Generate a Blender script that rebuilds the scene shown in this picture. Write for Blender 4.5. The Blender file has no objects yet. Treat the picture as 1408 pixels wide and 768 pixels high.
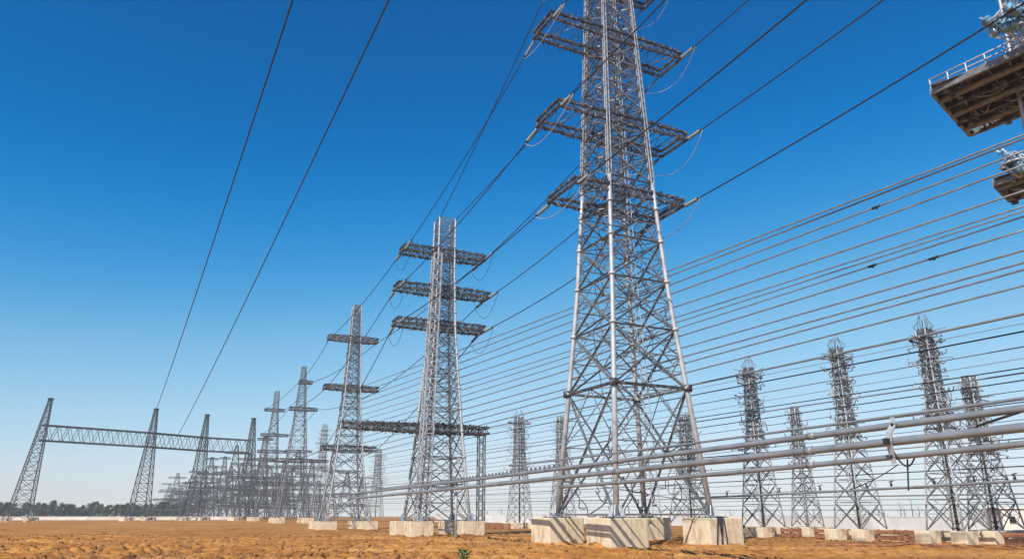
import bpy, math, random
import numpy as np
from mathutils import Vector, Matrix
R = math.radians
random.seed(7)
SC = bpy.context.scene
COL = SC.collection

# ------------------------------------------------------------------ camera
EYE = 2.4
FPX = 1020.0
PITCH = math.atan(325 / FPX)
cam_d = bpy.data.cameras.new("camera")
cam = bpy.data.objects.new("camera", cam_d)
COL.objects.link(cam)
cam.location = (0, 0, EYE)
cam.rotation_euler = (R(90) + PITCH, 0, 0)
cam_d.sensor_width = 36
cam_d.lens = 36 * FPX / 1408
cam_d.clip_start = 0.1
cam_d.clip_end = 12000
SC.camera = cam

# ------------------------------------------------------------------ sky + sun
SUN_EL, SUN_AZ = 41.0, 209.0          # azimuth clockwise from +Y (north)
world = bpy.data.worlds.new("World")
SC.world = world
world.use_nodes = True
nt = world.node_tree
bg = nt.nodes["Background"]
sky = nt.nodes.new("ShaderNodeTexSky")
sky.sky_type = 'NISHITA'
sky.sun_disc = False
sky.sun_elevation = R(SUN_EL)
sky.sun_rotation = R(SUN_AZ)
sky.altitude = 0
sky.air_density = 1.0
sky.dust_density = 0.0
sky.ozone_density = 6.0
k_in = nt.nodes.new("ShaderNodeVectorMath"); k_in.operation = 'SCALE'; k_in.inputs["Scale"].default_value = .11
k_out = nt.nodes.new("ShaderNodeVectorMath"); k_out.operation = 'SCALE'; k_out.inputs["Scale"].default_value = 1 / .11
cv = nt.nodes.new("ShaderNodeRGBCurve")          # deep, clear-day grading of the sky's own colour
def curve(i, pts):
    c = cv.mapping.curves[i].points
    c[0].location = pts[0]; c[-1].location = pts[-1]
    for q in pts[1:-1]: c.new(*q)
curve(0, [(0, 0), (.07, .0), (.10, .0), (.13, .026), (.209, .18), (.34, .37), (.60, .62), (1, .78)])
curve(1, [(0, 0), (.156, .112), (.231, .215), (.381, .43), (.55, .58), (.72, .68), (1, .80)])
curve(2, [(0, 0), (.328, .365), (.445, .53), (.617, .66), (.70, .71), (1, .83)])
cv.mapping.update()
nt.links.new(sky.outputs[0], k_in.inputs[0]); nt.links.new(k_in.outputs[0], cv.inputs["Color"])
nt.links.new(cv.outputs[0], k_out.inputs[0]); nt.links.new(k_out.outputs[0], bg.inputs["Color"])
bg.inputs["Strength"].default_value = 0.11

sun_d = bpy.data.lights.new("sun", 'SUN')
sun_d.energy = 4.2
sun_d.angle = R(0.5)
sun_d.color = (1.0, 0.94, 0.84)
sun = bpy.data.objects.new("sun", sun_d)
COL.objects.link(sun)
sv = Vector((math.sin(R(SUN_AZ)) * math.cos(R(SUN_EL)), math.cos(R(SUN_AZ)) * math.cos(R(SUN_EL)), math.sin(R(SUN_EL))))
sun.rotation_euler = (-sv).to_track_quat('-Z', 'Y').to_euler()
sun.location = (-60, -60, 80)

SC.view_settings.view_transform = 'Standard'
SC.view_settings.look = 'None'
SC.view_settings.gamma = 1
SC.view_settings.use_curve_mapping = False
SC.view_settings.exposure = 0.26
HAZE = 0.00024

# ------------------------------------------------------------------ helpers
def ray(px, py):
    cx = (px - 704) / FPX
    cy = (384 - py) / FPX
    return Vector((cx, math.cos(PITCH) - cy * math.sin(PITCH), math.sin(PITCH) + cy * math.cos(PITCH)))

def at(px, py, Y):                    # point seen at a pixel of the photograph, Y metres ahead
    d = ray(px, py)
    return Vector((0, 0, EYE)) + d * (Y / d.y)

SLOPE = (704 - 230) / (FPX / math.cos(PITCH))      # every row of towers runs along (-SLOPE, 1)
ROWDIR = Vector((-SLOPE, 1, 0)).normalized()
ARMDIR = Vector((1, SLOPE, 0)).normalized()
ROWYAW = math.atan(SLOPE)

def on_row(px, py, lat0):             # point seen at a pixel, in the vertical plane of a row
    d = ray(px, py)
    t = lat0 / (d.x + SLOPE * d.y)
    return Vector((0, 0, EYE)) + d * t

def smooth(a, b, x):
    t = np.clip((x - a) / (b - a), 0, 1)
    return t * t * (3 - 2 * t)

def gz(x, y):
    return float(0.85 * smooth(150, 250, np.array(math.hypot(x, y))))

class MB:
    def __init__(self):
        self.v = []; self.f = []; self.s = []
    def bar(self, p, q, w, h=None, up=None):
        p = Vector(p); q = Vector(q)
        d = q - p
        if d.length < 1e-5: return
        d.normalize()
        u = Vector(up) if up else (Vector((0, 0, 1)) if abs(d.z) < .94 else Vector((1, .3, 0)))
        a = d.cross(u).normalized(); b = a.cross(d).normalized()
        h = w if h is None else h
        n = len(self.v)
        for e in (p, q):
            for sa, sb in ((-1, -1), (1, -1), (1, 1), (-1, 1)):
                self.v.append(tuple(e + a * (sa * w / 2) + b * (sb * h / 2)))
        for f in ((0, 3, 2, 1), (4, 5, 6, 7), (0, 1, 5, 4), (1, 2, 6, 5), (2, 3, 7, 6), (3, 0, 4, 7)):
            self.f.append(tuple(n + i for i in f)); self.s.append(False)
    def angle(self, p, q, w, t=None):     # an L-section member
        p = Vector(p); q = Vector(q); d = (q - p)
        if d.length < 1e-5: return
        d.normalize()
        u = Vector((0, 0, 1)) if abs(d.z) < .94 else Vector((1, .3, 0))
        a = d.cross(u).normalized(); b = a.cross(d).normalized()
        t = t or w * .16
        self.bar(p + b * t * .5, q + b * t * .5, w, t, up=b)
        self.bar(p - a * (w / 2 - t / 2) - b * w / 2, q - a * (w / 2 - t / 2) - b * w / 2, t, w * .98, up=b)
    def tube(self, pts, r, n=6, caps=True, flat=False):
        pts = [Vector(p) for p in pts]
        rs = r if isinstance(r, (list, tuple)) else [r] * len(pts)
        base = len(self.v)
        a = None
        for i, p in enumerate(pts):
            d = (pts[min(i + 1, len(pts) - 1)] - pts[max(i - 1, 0)])
            if d.length < 1e-6: d = Vector((0, 0, 1))
            d.normalize()
            if a is None:
                u = Vector((0, 0, 1)) if abs(d.z) < .9 else Vector((1, 0, 0))
                a = d.cross(u).normalized()
            else:
                a = (a - d * a.dot(d)).normalized()
            b = d.cross(a)
            for k in range(n):
                t = 2 * math.pi * k / n
                self.v.append(tuple(p + a * (rs[i] * math.cos(t)) + b * (rs[i] * math.sin(t))))
        for i in range(len(pts) - 1):
            for k in range(n):
                k2 = (k + 1) % n
                self.f.append((base + i * n + k, base + i * n + k2, base + (i + 1) * n + k2, base + (i + 1) * n + k)); self.s.append(not flat)
        if caps:
            self.f.append(tuple(base + k for k in reversed(range(n)))); self.s.append(False)
            m = base + (len(pts) - 1) * n
            self.f.append(tuple(m + k for k in range(n))); self.s.append(False)
    def box(self, c, sx, sy, sz, yaw=0, top=1.0):
        c = Vector(c); n = len(self.v)
        cs, sn = math.cos(yaw), math.sin(yaw)
        for z, k in ((-.5, 1.0), (.5, top)):
            for x, y in ((-.5, -.5), (.5, -.5), (.5, .5), (-.5, .5)):
                X, Y = x * sx * k, y * sy * k
                self.v.append((c.x + X * cs - Y * sn, c.y + X * sn + Y * cs, c.z + z * sz))
        for f in ((0, 3, 2, 1), (4, 5, 6, 7), (0, 1, 5, 4), (1, 2, 6, 5), (2, 3, 7, 6), (3, 0, 4, 7)):
            self.f.append(tuple(n + i for i in f)); self.s.append(False)
    def face(self, pts):
        n = len(self.v)
        self.v.extend(tuple(p) for p in pts)
        self.f.append(tuple(range(n, n + len(pts)))); self.s.append(False)
    def build(self, name, mat, parent=None, loc=None):
        me = bpy.data.meshes.new(name)
        me.from_pydata(self.v, [], self.f)
        me.polygons.foreach_set("use_smooth", self.s)
        me.materials.append(mat)
        me.update()
        o = bpy.data.objects.new(name, me)
        COL.objects.link(o)
        if parent: o.parent = parent
        if loc is not None: o.location = loc
        return o

def tag(o, label=None, cat=None, group=None, kind=None):
    if label: o["label"] = label
    if cat: o["category"] = cat
    if group: o["group"] = group
    if kind: o["kind"] = kind
    return o

def empty(name, loc, yaw=0):
    o = bpy.data.objects.new(name, None)
    COL.objects.link(o)
    o.location = loc; o.rotation_euler = (0, 0, yaw)
    o.empty_display_size = .3
    return o

def copy_tree(o, parent=None):
    c = o.copy(); COL.objects.link(c)
    if parent: c.parent = parent
    for ch in list(o.children): copy_tree(ch, c)
    return c

# ------------------------------------------------------------------ materials
def mat(name, base, rough=.6, metal=0.0, noise=None, scale=3.0, amt=.25, bump=0, bscale=20, spec=.5, second=None, s2=.6, lo=.45, hi=.65, zs=1.0):
    m = bpy.data.materials.new(name); m.use_nodes = True
    n = m.node_tree.nodes; l = m.node_tree.links
    p = n["Principled BSDF"]
    p.inputs["Roughness"].default_value = rough
    p.inputs["Metallic"].default_value = metal
    p.inputs["Specular IOR Level"].default_value = spec
    tc = n.new("ShaderNodeTexCoord")
    no = n.new("ShaderNodeTexNoise"); no.inputs["Scale"].default_value = scale; no.inputs["Detail"].default_value = 6
    l.new(tc.outputs["Object"], no.inputs["Vector"])
    rp = n.new("ShaderNodeValToRGB")
    b = np.array(base)
    rp.color_ramp.elements[0].position = .3; rp.color_ramp.elements[1].position = .7
    rp.color_ramp.elements[0].color = (*(b * (1 - amt)), 1)
    rp.color_ramp.elements[1].color = (*np.minimum(b * (1 + amt), .9), 1)
    l.new(no.outputs["Fac"], rp.inputs["Fac"])
    out = rp.outputs["Color"]
    if second:
        mp = n.new('ShaderNodeMapping'); mp.inputs['Scale'].default_value = (1, 1, zs)
        l.new(tc.outputs['Object'], mp.inputs['Vector'])
        n2 = n.new("ShaderNodeTexNoise"); n2.inputs["Scale"].default_value = s2; n2.inputs["Detail"].default_value = 8; n2.inputs["Roughness"].default_value = .65
        l.new(mp.outputs['Vector'], n2.inputs['Vector'])
        r2 = n.new("ShaderNodeValToRGB"); r2.color_ramp.elements[0].position = lo; r2.color_ramp.elements[1].position = hi
        l.new(n2.outputs["Fac"], r2.inputs["Fac"])
        mx = n.new("ShaderNodeMix"); mx.data_type = 'RGBA'
        l.new(r2.outputs["Color"], mx.inputs[0]); l.new(out, mx.inputs[6]); mx.inputs[7].default_value = (*second, 1)
        out = mx.outputs[2]
    l.new(out, p.inputs["Base Color"])
    if bump:
        nb = n.new("ShaderNodeTexNoise"); nb.inputs["Scale"].default_value = bscale; nb.inputs["Detail"].default_value = 5
        l.new(tc.outputs["Object"], nb.inputs["Vector"])
        bp = n.new("ShaderNodeBump"); bp.inputs["Strength"].default_value = bump; bp.inputs["Distance"].default_value = .05
        l.new(nb.outputs["Fac"], bp.inputs["Height"]); l.new(bp.outputs[0], p.inputs["Normal"])
    return m

M = {}
M['steel'] = mat("galvanised_steel", (.20, .205, .215), .5, .3, scale=2.5, amt=.35, second=(.11, .11, .12), s2=1.3, lo=.55, hi=.75)
M['steel_pale'] = mat("pale_galvanised_tube", (.47, .48, .50), .48, .2, scale=1.2, amt=.2, second=(.36, .34, .32), s2=.8, lo=.56, hi=.74)
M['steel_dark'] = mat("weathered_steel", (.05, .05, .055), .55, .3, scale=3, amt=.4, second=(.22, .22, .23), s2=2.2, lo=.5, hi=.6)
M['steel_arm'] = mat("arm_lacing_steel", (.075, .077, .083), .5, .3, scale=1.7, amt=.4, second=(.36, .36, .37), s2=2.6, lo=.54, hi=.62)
M['steel_far'] = mat("far_galvanised_steel", (.12, .125, .135), .6, .2, scale=.8, amt=.3)
M['cable'] = mat("black_conductor", (.022, .023, .026), .6, .2, scale=2, amt=.3)
M['alu'] = mat("aluminium_conductor", (.23, .24, .265), .5, .25, scale=1.5, amt=.25)
M['pipe'] = mat("aluminium_busbar", (.26, .272, .29), .5, .25, scale=1.0, amt=.2, second=(.17, .165, .16), s2=.7, lo=.6, hi=.78)
M['glass'] = mat("insulator_glass", (.22, .25, .26), .2, 0, scale=4, amt=.15)
M['glass_blue'] = mat("blue_insulator_glass", (.16, .33, .48), .08, 0, scale=3, amt=.35)
M['brown'] = mat("brown_porcelain", (.10, .055, .035), .25, 0, scale=4, amt=.3)
M['concrete'] = mat("cast_concrete", (.74, .61, .43), .85, 0, scale=2.2, amt=.12, bump=.35, bscale=9, second=(.36, .22, .10), s2=1.3, lo=.50, hi=.72, zs=.25)
M['rust'] = mat("rusted_steel", (.32, .135, .07), .8, .1, scale=2.5, amt=.45, bump=.3, bscale=15)
M['wall'] = mat("white_wall", (.72, .68, .62), .8, 0, scale=.25, amt=.12, second=(.55, .49, .42), s2=.08, lo=.55, hi=.7)
M['soil_clod'] = mat("soil_clod", (.30, .135, .045), .95, 0, scale=.9, amt=.45, bump=.6, bscale=6)
M['wall_grey'] = mat("grey_wall", (.60, .60, .60), .85, 0, scale=.2, amt=.15, second=(.44, .42, .40), s2=.12, lo=.5, hi=.7, zs=.3)
M['leaf'] = mat("tree_leaf", (.052, .085, .038), .7, 0, scale=.35, amt=.5)
M['leaf_b'] = mat("tree_leaf_olive", (.085, .10, .045), .7, 0, scale=.35, amt=.5)
M['bark'] = mat("bark", (.10, .075, .055), .9, 0, scale=3, amt=.4)
M['plant'] = mat("plant_leaf", (.07, .14, .03), .45, 0, scale=2.5, amt=.45)
M['copper'] = mat("dark_fitting", (.05, .05, .055), .5, .6, scale=5, amt=.3)

# ------------------------------------------------------------------ ground (one sheet)
def vnoise(x, y, seed):
    xi = np.floor(x).astype(np.int64); yi = np.floor(y).astype(np.int64)
    xf = x - xi; yf = y - yi
    def h(a, b):
        n = (a * 374761393 + b * 668265263 + seed * 974711) & 0x7fffffff
        n = ((n ^ (n >> 13)) * 1274126177) & 0x7fffffff
        return ((n ^ (n >> 16)) & 0xffff) / 65535.0
    u = xf * xf * (3 - 2 * xf); v = yf * yf * (3 - 2 * yf)
    return (h(xi, yi) * (1 - u) + h(xi + 1, yi) * u) * (1 - v) + (h(xi, yi + 1) * (1 - u) + h(xi + 1, yi + 1) * u) * v

def line_dist(X, Y, a, b):
    ax, ay = a; bx, by = b
    L = math.hypot(bx - ax, by - ay)
    ux, uy = (bx - ax) / L, (by - ay) / L
    s = (X - ax) * ux + (Y - ay) * uy
    t = -(X - ax) * uy + (Y - ay) * ux
    return s, t, L

TRACK = None
def ground_height(X, Y):
    global TRACK
    TRACK = np.zeros_like(X)
    D = np.hypot(X, Y)
    z = 0.85 * smooth(150, 250, D)
    near = 1 - smooth(90, 260, D)
    big = (vnoise(X / 9, Y / 9, 1) - .5) * .16 + (vnoise(X / 3.1, Y / 3.1, 2) - .5) * .08
    wx = X + 1.5 * vnoise(X / 2, Y / 2, 8); wy = Y + 1.5 * vnoise(X / 2 + 7, Y / 2, 9)
    cl = vnoise(wx / .62, wy / .62, 3); cl2 = vnoise(wx / .36, wy / .36, 4)
    patch = smooth(.35, .65, vnoise(X / 7 + 3, Y / 7, 5))
    c3 = vnoise(wx / 1.25, wy / 1.25, 14)
    clods = (smooth(.52, .66, cl) * .085 + smooth(.5, .68, cl2) * .06 + smooth(.55, .72, c3) * .06) * (.3 + .7 * patch) + (cl2 - .5) * .06
    left = .55 + .75 * (1 - smooth(-10, 25, X))
    fu = (X * .26 - Y * .966 + .8 * vnoise(X / 4, Y / 4, 31)) / 1.25
    fm = smooth(-2, -14, X) * smooth(.3, .6, vnoise(X / 11 + 5, Y / 6, 32))
    fu2 = (X * .62 + Y * .785 + .6 * vnoise(X / 3, Y / 3, 33)) / .95
    fm2 = smooth(-24, -8, X) * smooth(34, 8, X) * smooth(.45, .7, vnoise(X / 8, Y / 7 + 9, 34))
    disp = big + clods * left + .11 * fm * np.sin(fu * 6.283) + .07 * fm2 * np.sin(fu2 * 6.283)
    # vehicle tracks pressed into the soil
    for a, b, w in (((-24.5, 38), (-29, 58), .9), ((-19, 38), (-24, 56), .8), ((-35.5, 38), (-27, 74), .8), ((-60, 52), (4, 57), .7), ((-58, 58), (10, 62.5), .6), ((5, 50), (80, 57), 1.3), ((0, 58.6), (90, 66), .9)):
        s, t, L = line_dist(X, Y, a, b)
        tt = t + (vnoise(s / 6, s * 0 + 2, 11) - .5) * 2.0
        inside = np.exp(-(tt / w) ** 4) * ((s > 0) & (s < L))
        TRACK = np.maximum(TRACK, inside * (.75 + .25 * np.sin(s * 5.5)))
        tread = .05 * np.sin(s * 5.5) * inside
        ridge = .13 * np.exp(-((np.abs(tt) - w * 1.45) / .35) ** 2) * ((s > 0) & (s < L))
        disp = disp * (1 - .85 * inside) - .13 * inside + tread + ridge
    # shallow drainage ditch with a bank, right-hand side
    s, t, L = line_dist(X, Y, (14, 66.0), (95, 58.5))
    m = (s > 0) * smooth(0, 12, s)
    disp = disp - .45 * np.exp(-(t / .5) ** 2) * m + .14 * np.exp(-((t + 1.4) / .7) ** 2) * m
    for fx, fy in ((8.0, 61.5), (16.6, 65.1), (4.3, 69.9), (12.9, 73.5)):
        rr = np.hypot(X - fx, Y - fy) + 1.2 * vnoise(X / .8, Y / .8, 41)
        disp = disp + .30 * np.exp(-(rr / 3.1) ** 4)
    return z + disp * near

def axis(lo, hi, step, far, g=1.16):
    core = np.arange(lo, hi + step / 2, step)
    up = [hi]; s = step
    while up[-1] < far: s *= g; up.append(up[-1] + s)
    dn = [lo]; s = step
    while dn[-1] > -far: s *= g; dn.append(dn[-1] - s)
    return np.concatenate([np.array(dn[:0:-1]), core, np.array(up[1:])])
gx = axis(-60, 66, .15, 5000)
gy = axis(40, 90, .16, 5000)
GX, GY = np.meshgrid(gx, gy)
GZ = ground_height(GX, GY)
TRK = TRACK.ravel().astype(np.float32)
nx, ny = len(gx), len(gy)
me = bpy.data.meshes.new("ground")
co = np.stack([GX.ravel(), GY.ravel(), GZ.ravel()], 1).astype(np.float32)
ii = np.arange(nx * ny).reshape(ny, nx)
quads = np.stack([ii[:-1, :-1], ii[:-1, 1:], ii[1:, 1:], ii[1:, :-1]], -1).reshape(-1, 4)
me.vertices.add(len(co)); me.vertices.foreach_set("co", co.ravel())
me.loops.add(quads.size); me.loops.foreach_set("vertex_index", quads.ravel().astype(np.int32))
me.polygons.add(len(quads)); me.polygons.foreach_set("loop_start", np.arange(0, quads.size, 4, dtype=np.int32))
me.polygons.foreach_set("loop_total", np.full(len(quads), 4, np.int32))
me.attributes.new('packed', 'FLOAT', 'POINT').data.foreach_set('value', TRK)
me.update(calc_edges=True)
ground = bpy.data.objects.new("ground", me); COL.objects.link(ground)
tag(ground, kind="structure")

gm = bpy.data.materials.new("orange_soil"); gm.use_nodes = True
n = gm.node_tree.nodes; l = gm.node_tree.links; p = n["Principled BSDF"]
p.inputs["Roughness"].default_value = .95; p.inputs["Specular IOR Level"].default_value = .15
tc = n.new("ShaderNodeTexCoord")
def gnoise(scale, detail=6, rough=.6):
    k = n.new("ShaderNodeTexNoise"); k.inputs["Scale"].default_value = scale; k.inputs["Detail"].default_value = detail; k.inputs["Roughness"].default_value = rough
    l.new(tc.outputs["Object"], k.inputs["Vector"]); return k
a = gnoise(.09, 8, .65)
r = n.new("ShaderNodeValToRGB")
els = r.color_ramp.elements
els[0].position = .30; els[0].color = (.40, .155, .034, 1)
els[1].position = .72; els[1].color = (.68, .37, .13, 1)
e = els.new(.5); e.color = (.54, .235, .058, 1)
l.new(a.outputs["Fac"], r.inputs["Fac"])
b = gnoise(1.3, 8, .7)
r2 = n.new("ShaderNodeValToRGB"); r2.color_ramp.elements[0].position = .42; r2.color_ramp.elements[1].position = .62
r2.color_ramp.elements[0].color = (.56, .47, .40, 1); r2.color_ramp.elements[1].color = (1.08, 1.06, 1.0, 1)
l.new(b.outputs["Fac"], r2.inputs["Fac"])
mx = n.new("ShaderNodeMix"); mx.data_type = 'RGBA'; mx.blend_type = 'MULTIPLY'; mx.inputs[0].default_value = .75
l.new(r.outputs[0], mx.inputs[6]); l.new(r2.outputs[0], mx.inputs[7])
mpb = n.new("ShaderNodeMapping"); mpb.inputs["Scale"].default_value = (.035, .32, 1); mpb.inputs["Rotation"].default_value = (0, 0, .1)
bn = n.new("ShaderNodeTexNoise"); bn.inputs["Scale"].default_value = 1; bn.inputs["Detail"].default_value = 7
l.new(tc.outputs["Object"], mpb.inputs["Vector"]); l.new(mpb.outputs["Vector"], bn.inputs["Vector"])
r3 = n.new("ShaderNodeValToRGB"); r3.color_ramp.elements[0].position = .5; r3.color_ramp.elements[1].position = .68
l.new(bn.outputs["Fac"], r3.inputs["Fac"])
at_ = n.new("ShaderNodeAttribute"); at_.attribute_name = 'packed'
mm = n.new("ShaderNodeMath"); mm.operation = 'MAXIMUM'; l.new(r3.outputs["Color"], mm.inputs[0]); l.new(at_.outputs["Fac"], mm.inputs[1])
ms = n.new("ShaderNodeMath"); ms.operation = 'MULTIPLY'; ms.inputs[1].default_value = .6; l.new(mm.outputs[0], ms.inputs[0])
mx2 = n.new("ShaderNodeMix"); mx2.data_type = 'RGBA'; mx2.inputs[7].default_value = (.64, .335, .115, 1)
l.new(ms.outputs[0], mx2.inputs[0]); l.new(mx.outputs[2], mx2.inputs[6])
l.new(mx2.outputs[2], p.inputs["Base Color"])
c = gnoise(3.5, 8, .7)
bp = n.new("ShaderNodeBump"); bp.inputs["Strength"].default_value = .7; bp.inputs["Distance"].default_value = .12
l.new(c.outputs["Fac"], bp.inputs["Height"]); l.new(bp.outputs[0], p.inputs["Normal"])
me.materials.append(gm)

# loose clods lying on the soil: nobody could count them
mb = MB()
rnd = random.Random(3)
ico = [(0, 0, 1), (.89, 0, .45), (.28, .85, .45), (-.72, .53, .45), (-.72, -.53, .45), (.28, -.85, .45), (.72, .53, -.45), (-.28, .85, -.45), (-.89, 0, -.45), (-.28, -.85, -.45), (.72, -.53, -.45), (0, 0, -1)]
icf = [(0, 1, 2), (0, 2, 3), (0, 3, 4), (0, 4, 5), (0, 5, 1), (1, 6, 2), (2, 7, 3), (3, 8, 4), (4, 9, 5), (5, 10, 1), (6, 7, 2), (7, 8, 3), (8, 9, 4), (9, 10, 5), (10, 6, 1), (11, 7, 6), (11, 8, 7), (11, 9, 8), (11, 10, 9), (11, 6, 10)]
pts = []
while len(pts) < 13000:
    y = 40 + 62 * rnd.random() ** 1.5
    x = rnd.uniform(-.78, .78) * y
    if x > 0 and rnd.random() < .45: continue
    if float(vnoise(np.array([x / 5.0]), np.array([y / 5.0]), 21)[0]) < .42 and rnd.random() < .8: continue
    pts.append((x, y))
P = np.array(pts); Zs = ground_height(P[:, 0], P[:, 1])
for (x, y), z in zip(pts, Zs):
    s = .04 + .15 * rnd.random() ** 4 + (.12 if rnd.random() < .012 else 0)
    st = (s * rnd.uniform(.8, 1.6), s * rnd.uniform(.8, 1.3), s * rnd.uniform(.5, .9))
    th = rnd.uniform(0, 6.28); cs, sn = math.cos(th), math.sin(th); nb = len(mb.v)
    for q in ico:
        k = rnd.uniform(.7, 1.2)
        X, Y = q[0] * st[0] * k, q[1] * st[1] * k
        mb.v.append((x + X * cs - Y * sn, y + X * sn + Y * cs, z + s * .15 + q[2] * st[2] * k))
    for f in icf: mb.f.append(tuple(nb + i for i in f)); mb.s.append(False)
tag(mb.build("dirt_clods", M['soil_clod']), "loose orange dirt clods scattered over the field", "dirt clods", kind="stuff")

# ------------------------------------------------------------------ lattice builder
def lerp(a, b, t): return Vector(a) * (1 - t) + Vector(b) * t

def face_x(mb, a0, b0, a1, b1, w, level, shape='bar'):
    put = mb.angle if shape == 'angle' else mb.bar
    put(a0, b1, w); put(b0, a1, w)
    put(a1, b1, w * .8)
    if level:
        # the crossing point of the diagonals of a trapezium
        w0 = (Vector(b0) - Vector(a0)).length; w1 = (Vector(b1) - Vector(a1)).length
        c = lerp(a0, b1, w0 / (w0 + w1))
        for s0, s1 in ((a0, a1), (b0, b1)):
            m = lerp(s0, s1, w0 / (w0 + w1))
            mb.bar(m, c, w * .6)
            mb.bar(m, lerp(s0, c, .5), w * .45); mb.bar(m, lerp(s1, c, .5), w * .45)
            if level > 1:
                mb.bar(lerp(s0, m, .5), lerp(s0, c, .5), w * .4); mb.bar(lerp(s1, m, .5), lerp(s1, c, .5), w * .4)
        if level > 1:
            m1 = lerp(a1, b1, .5)
            mb.bar(m1, lerp(a1, c, .5), w * .4); mb.bar(m1, lerp(b1, c, .5), w * .4)

def interp(prof, z):
    for (z0, h0), (z1, h1) in zip(prof, prof[1:]):
        if z <= z1: return h0 + (h1 - h0) * (z - z0) / (z1 - z0)
    return prof[-1][1]

def levels_of(prof, k, zmin=0):
    z = prof[0][0]; out = [z]; top = prof[-1][0]
    while z < top - .5 * k * interp(prof, top):
        z += k * 2 * interp(prof, z); out.append(min(z, top))
    if out[-1] < top: out[-1] = top
    return out

def crossarm(root, z, Ll, Lr, hw, depth, step, cw, lw, mats, plates=True, taper=.65, name='crossarm', ties=2):
    """two parallel lattice girders along local X, tied together; returns the arm"""
    mc, ml = mats
    ch, la = MB(), MB()
    rnd = random.Random(int(z * 31))
    def dep(x): return depth * (1 - (1 - taper) * abs(x) / max(Ll, Lr))
    nseg = max(4, int((Ll + Lr) / step))
    xs = [-Ll + (Ll + Lr) * i / nseg for i in range(nseg + 1)]
    for sy in (-1, 1):
        for sz in (-1, 1):
            for x0, x1 in ((-Ll, 0), (0, Lr)):
                ch.bar((x0, sy * hw, z + sz * dep(x0) / 2), (x1, sy * hw, z + sz * dep(x1) / 2), cw)
        for i in range(nseg):
            x0, x1 = xs[i], xs[i + 1]; k = 1 if i % 2 else -1
            la.bar((x0, sy * hw, z + k * dep(x0) / 2), (x1, sy * hw, z - k * dep(x1) / 2), lw)
            la.bar((x0, sy * hw, z - dep(x0) / 2), (x0, sy * hw, z + dep(x0) / 2), lw * .8)
            if plates:
                s = cw * rnd.uniform(1.3, 1.9)
                for q in range(2):           # bolts, pins and small fittings standing off the chords
                    xx = x0 + rnd.random() * (x1 - x0); sg = rnd.choice((-1, 1)); zz = z + sg * dep(xx) / 2
                    la.bar((xx, sy * hw, zz), (xx + rnd.uniform(-.12, .12), sy * (hw + rnd.uniform(-.1, .25)), zz + sg * rnd.uniform(.18, .42)), cw * .35)
                la.box((x0, sy * (hw + cw * .1), z + k * dep(x0) / 2), s, cw * 1.35, s)
    if ties:
        for i in range(nseg + 1):
            for sz in (-1, 1):
                if i % ties == 0 or i == nseg: la.bar((xs[i], -hw, z + sz * dep(xs[i]) / 2), (xs[i], hw, z + sz * dep(xs[i]) / 2), lw)
            if i < nseg and i % ties == 0:
                j = min(i + ties, nseg); k = 1 if (i // ties) % 2 else -1
                for sz in ((-1, 1) if ties == 2 else (1,)):
                    la.bar((xs[i], k * hw, z + sz * dep(xs[i]) / 2), (xs[j], -k * hw, z + sz * dep(xs[j]) / 2), lw * .8)
    for sx in (-1, 1):
        x = -Ll if sx < 0 else Lr
        ch.bar((x, -hw - cw * .5, z - dep(x) / 2 + .002), (x, hw + cw * .5, z - dep(x) / 2 + .002), cw * 1.15)
        ch.bar((x, -hw - cw * .5, z + dep(x) / 2 + .002), (x, hw + cw * .5, z + dep(x) / 2 + .002), cw * 1.15)
    arm = ch.build(name, mc, root)
    la.build('lacing', ml, arm)
    return arm

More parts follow.
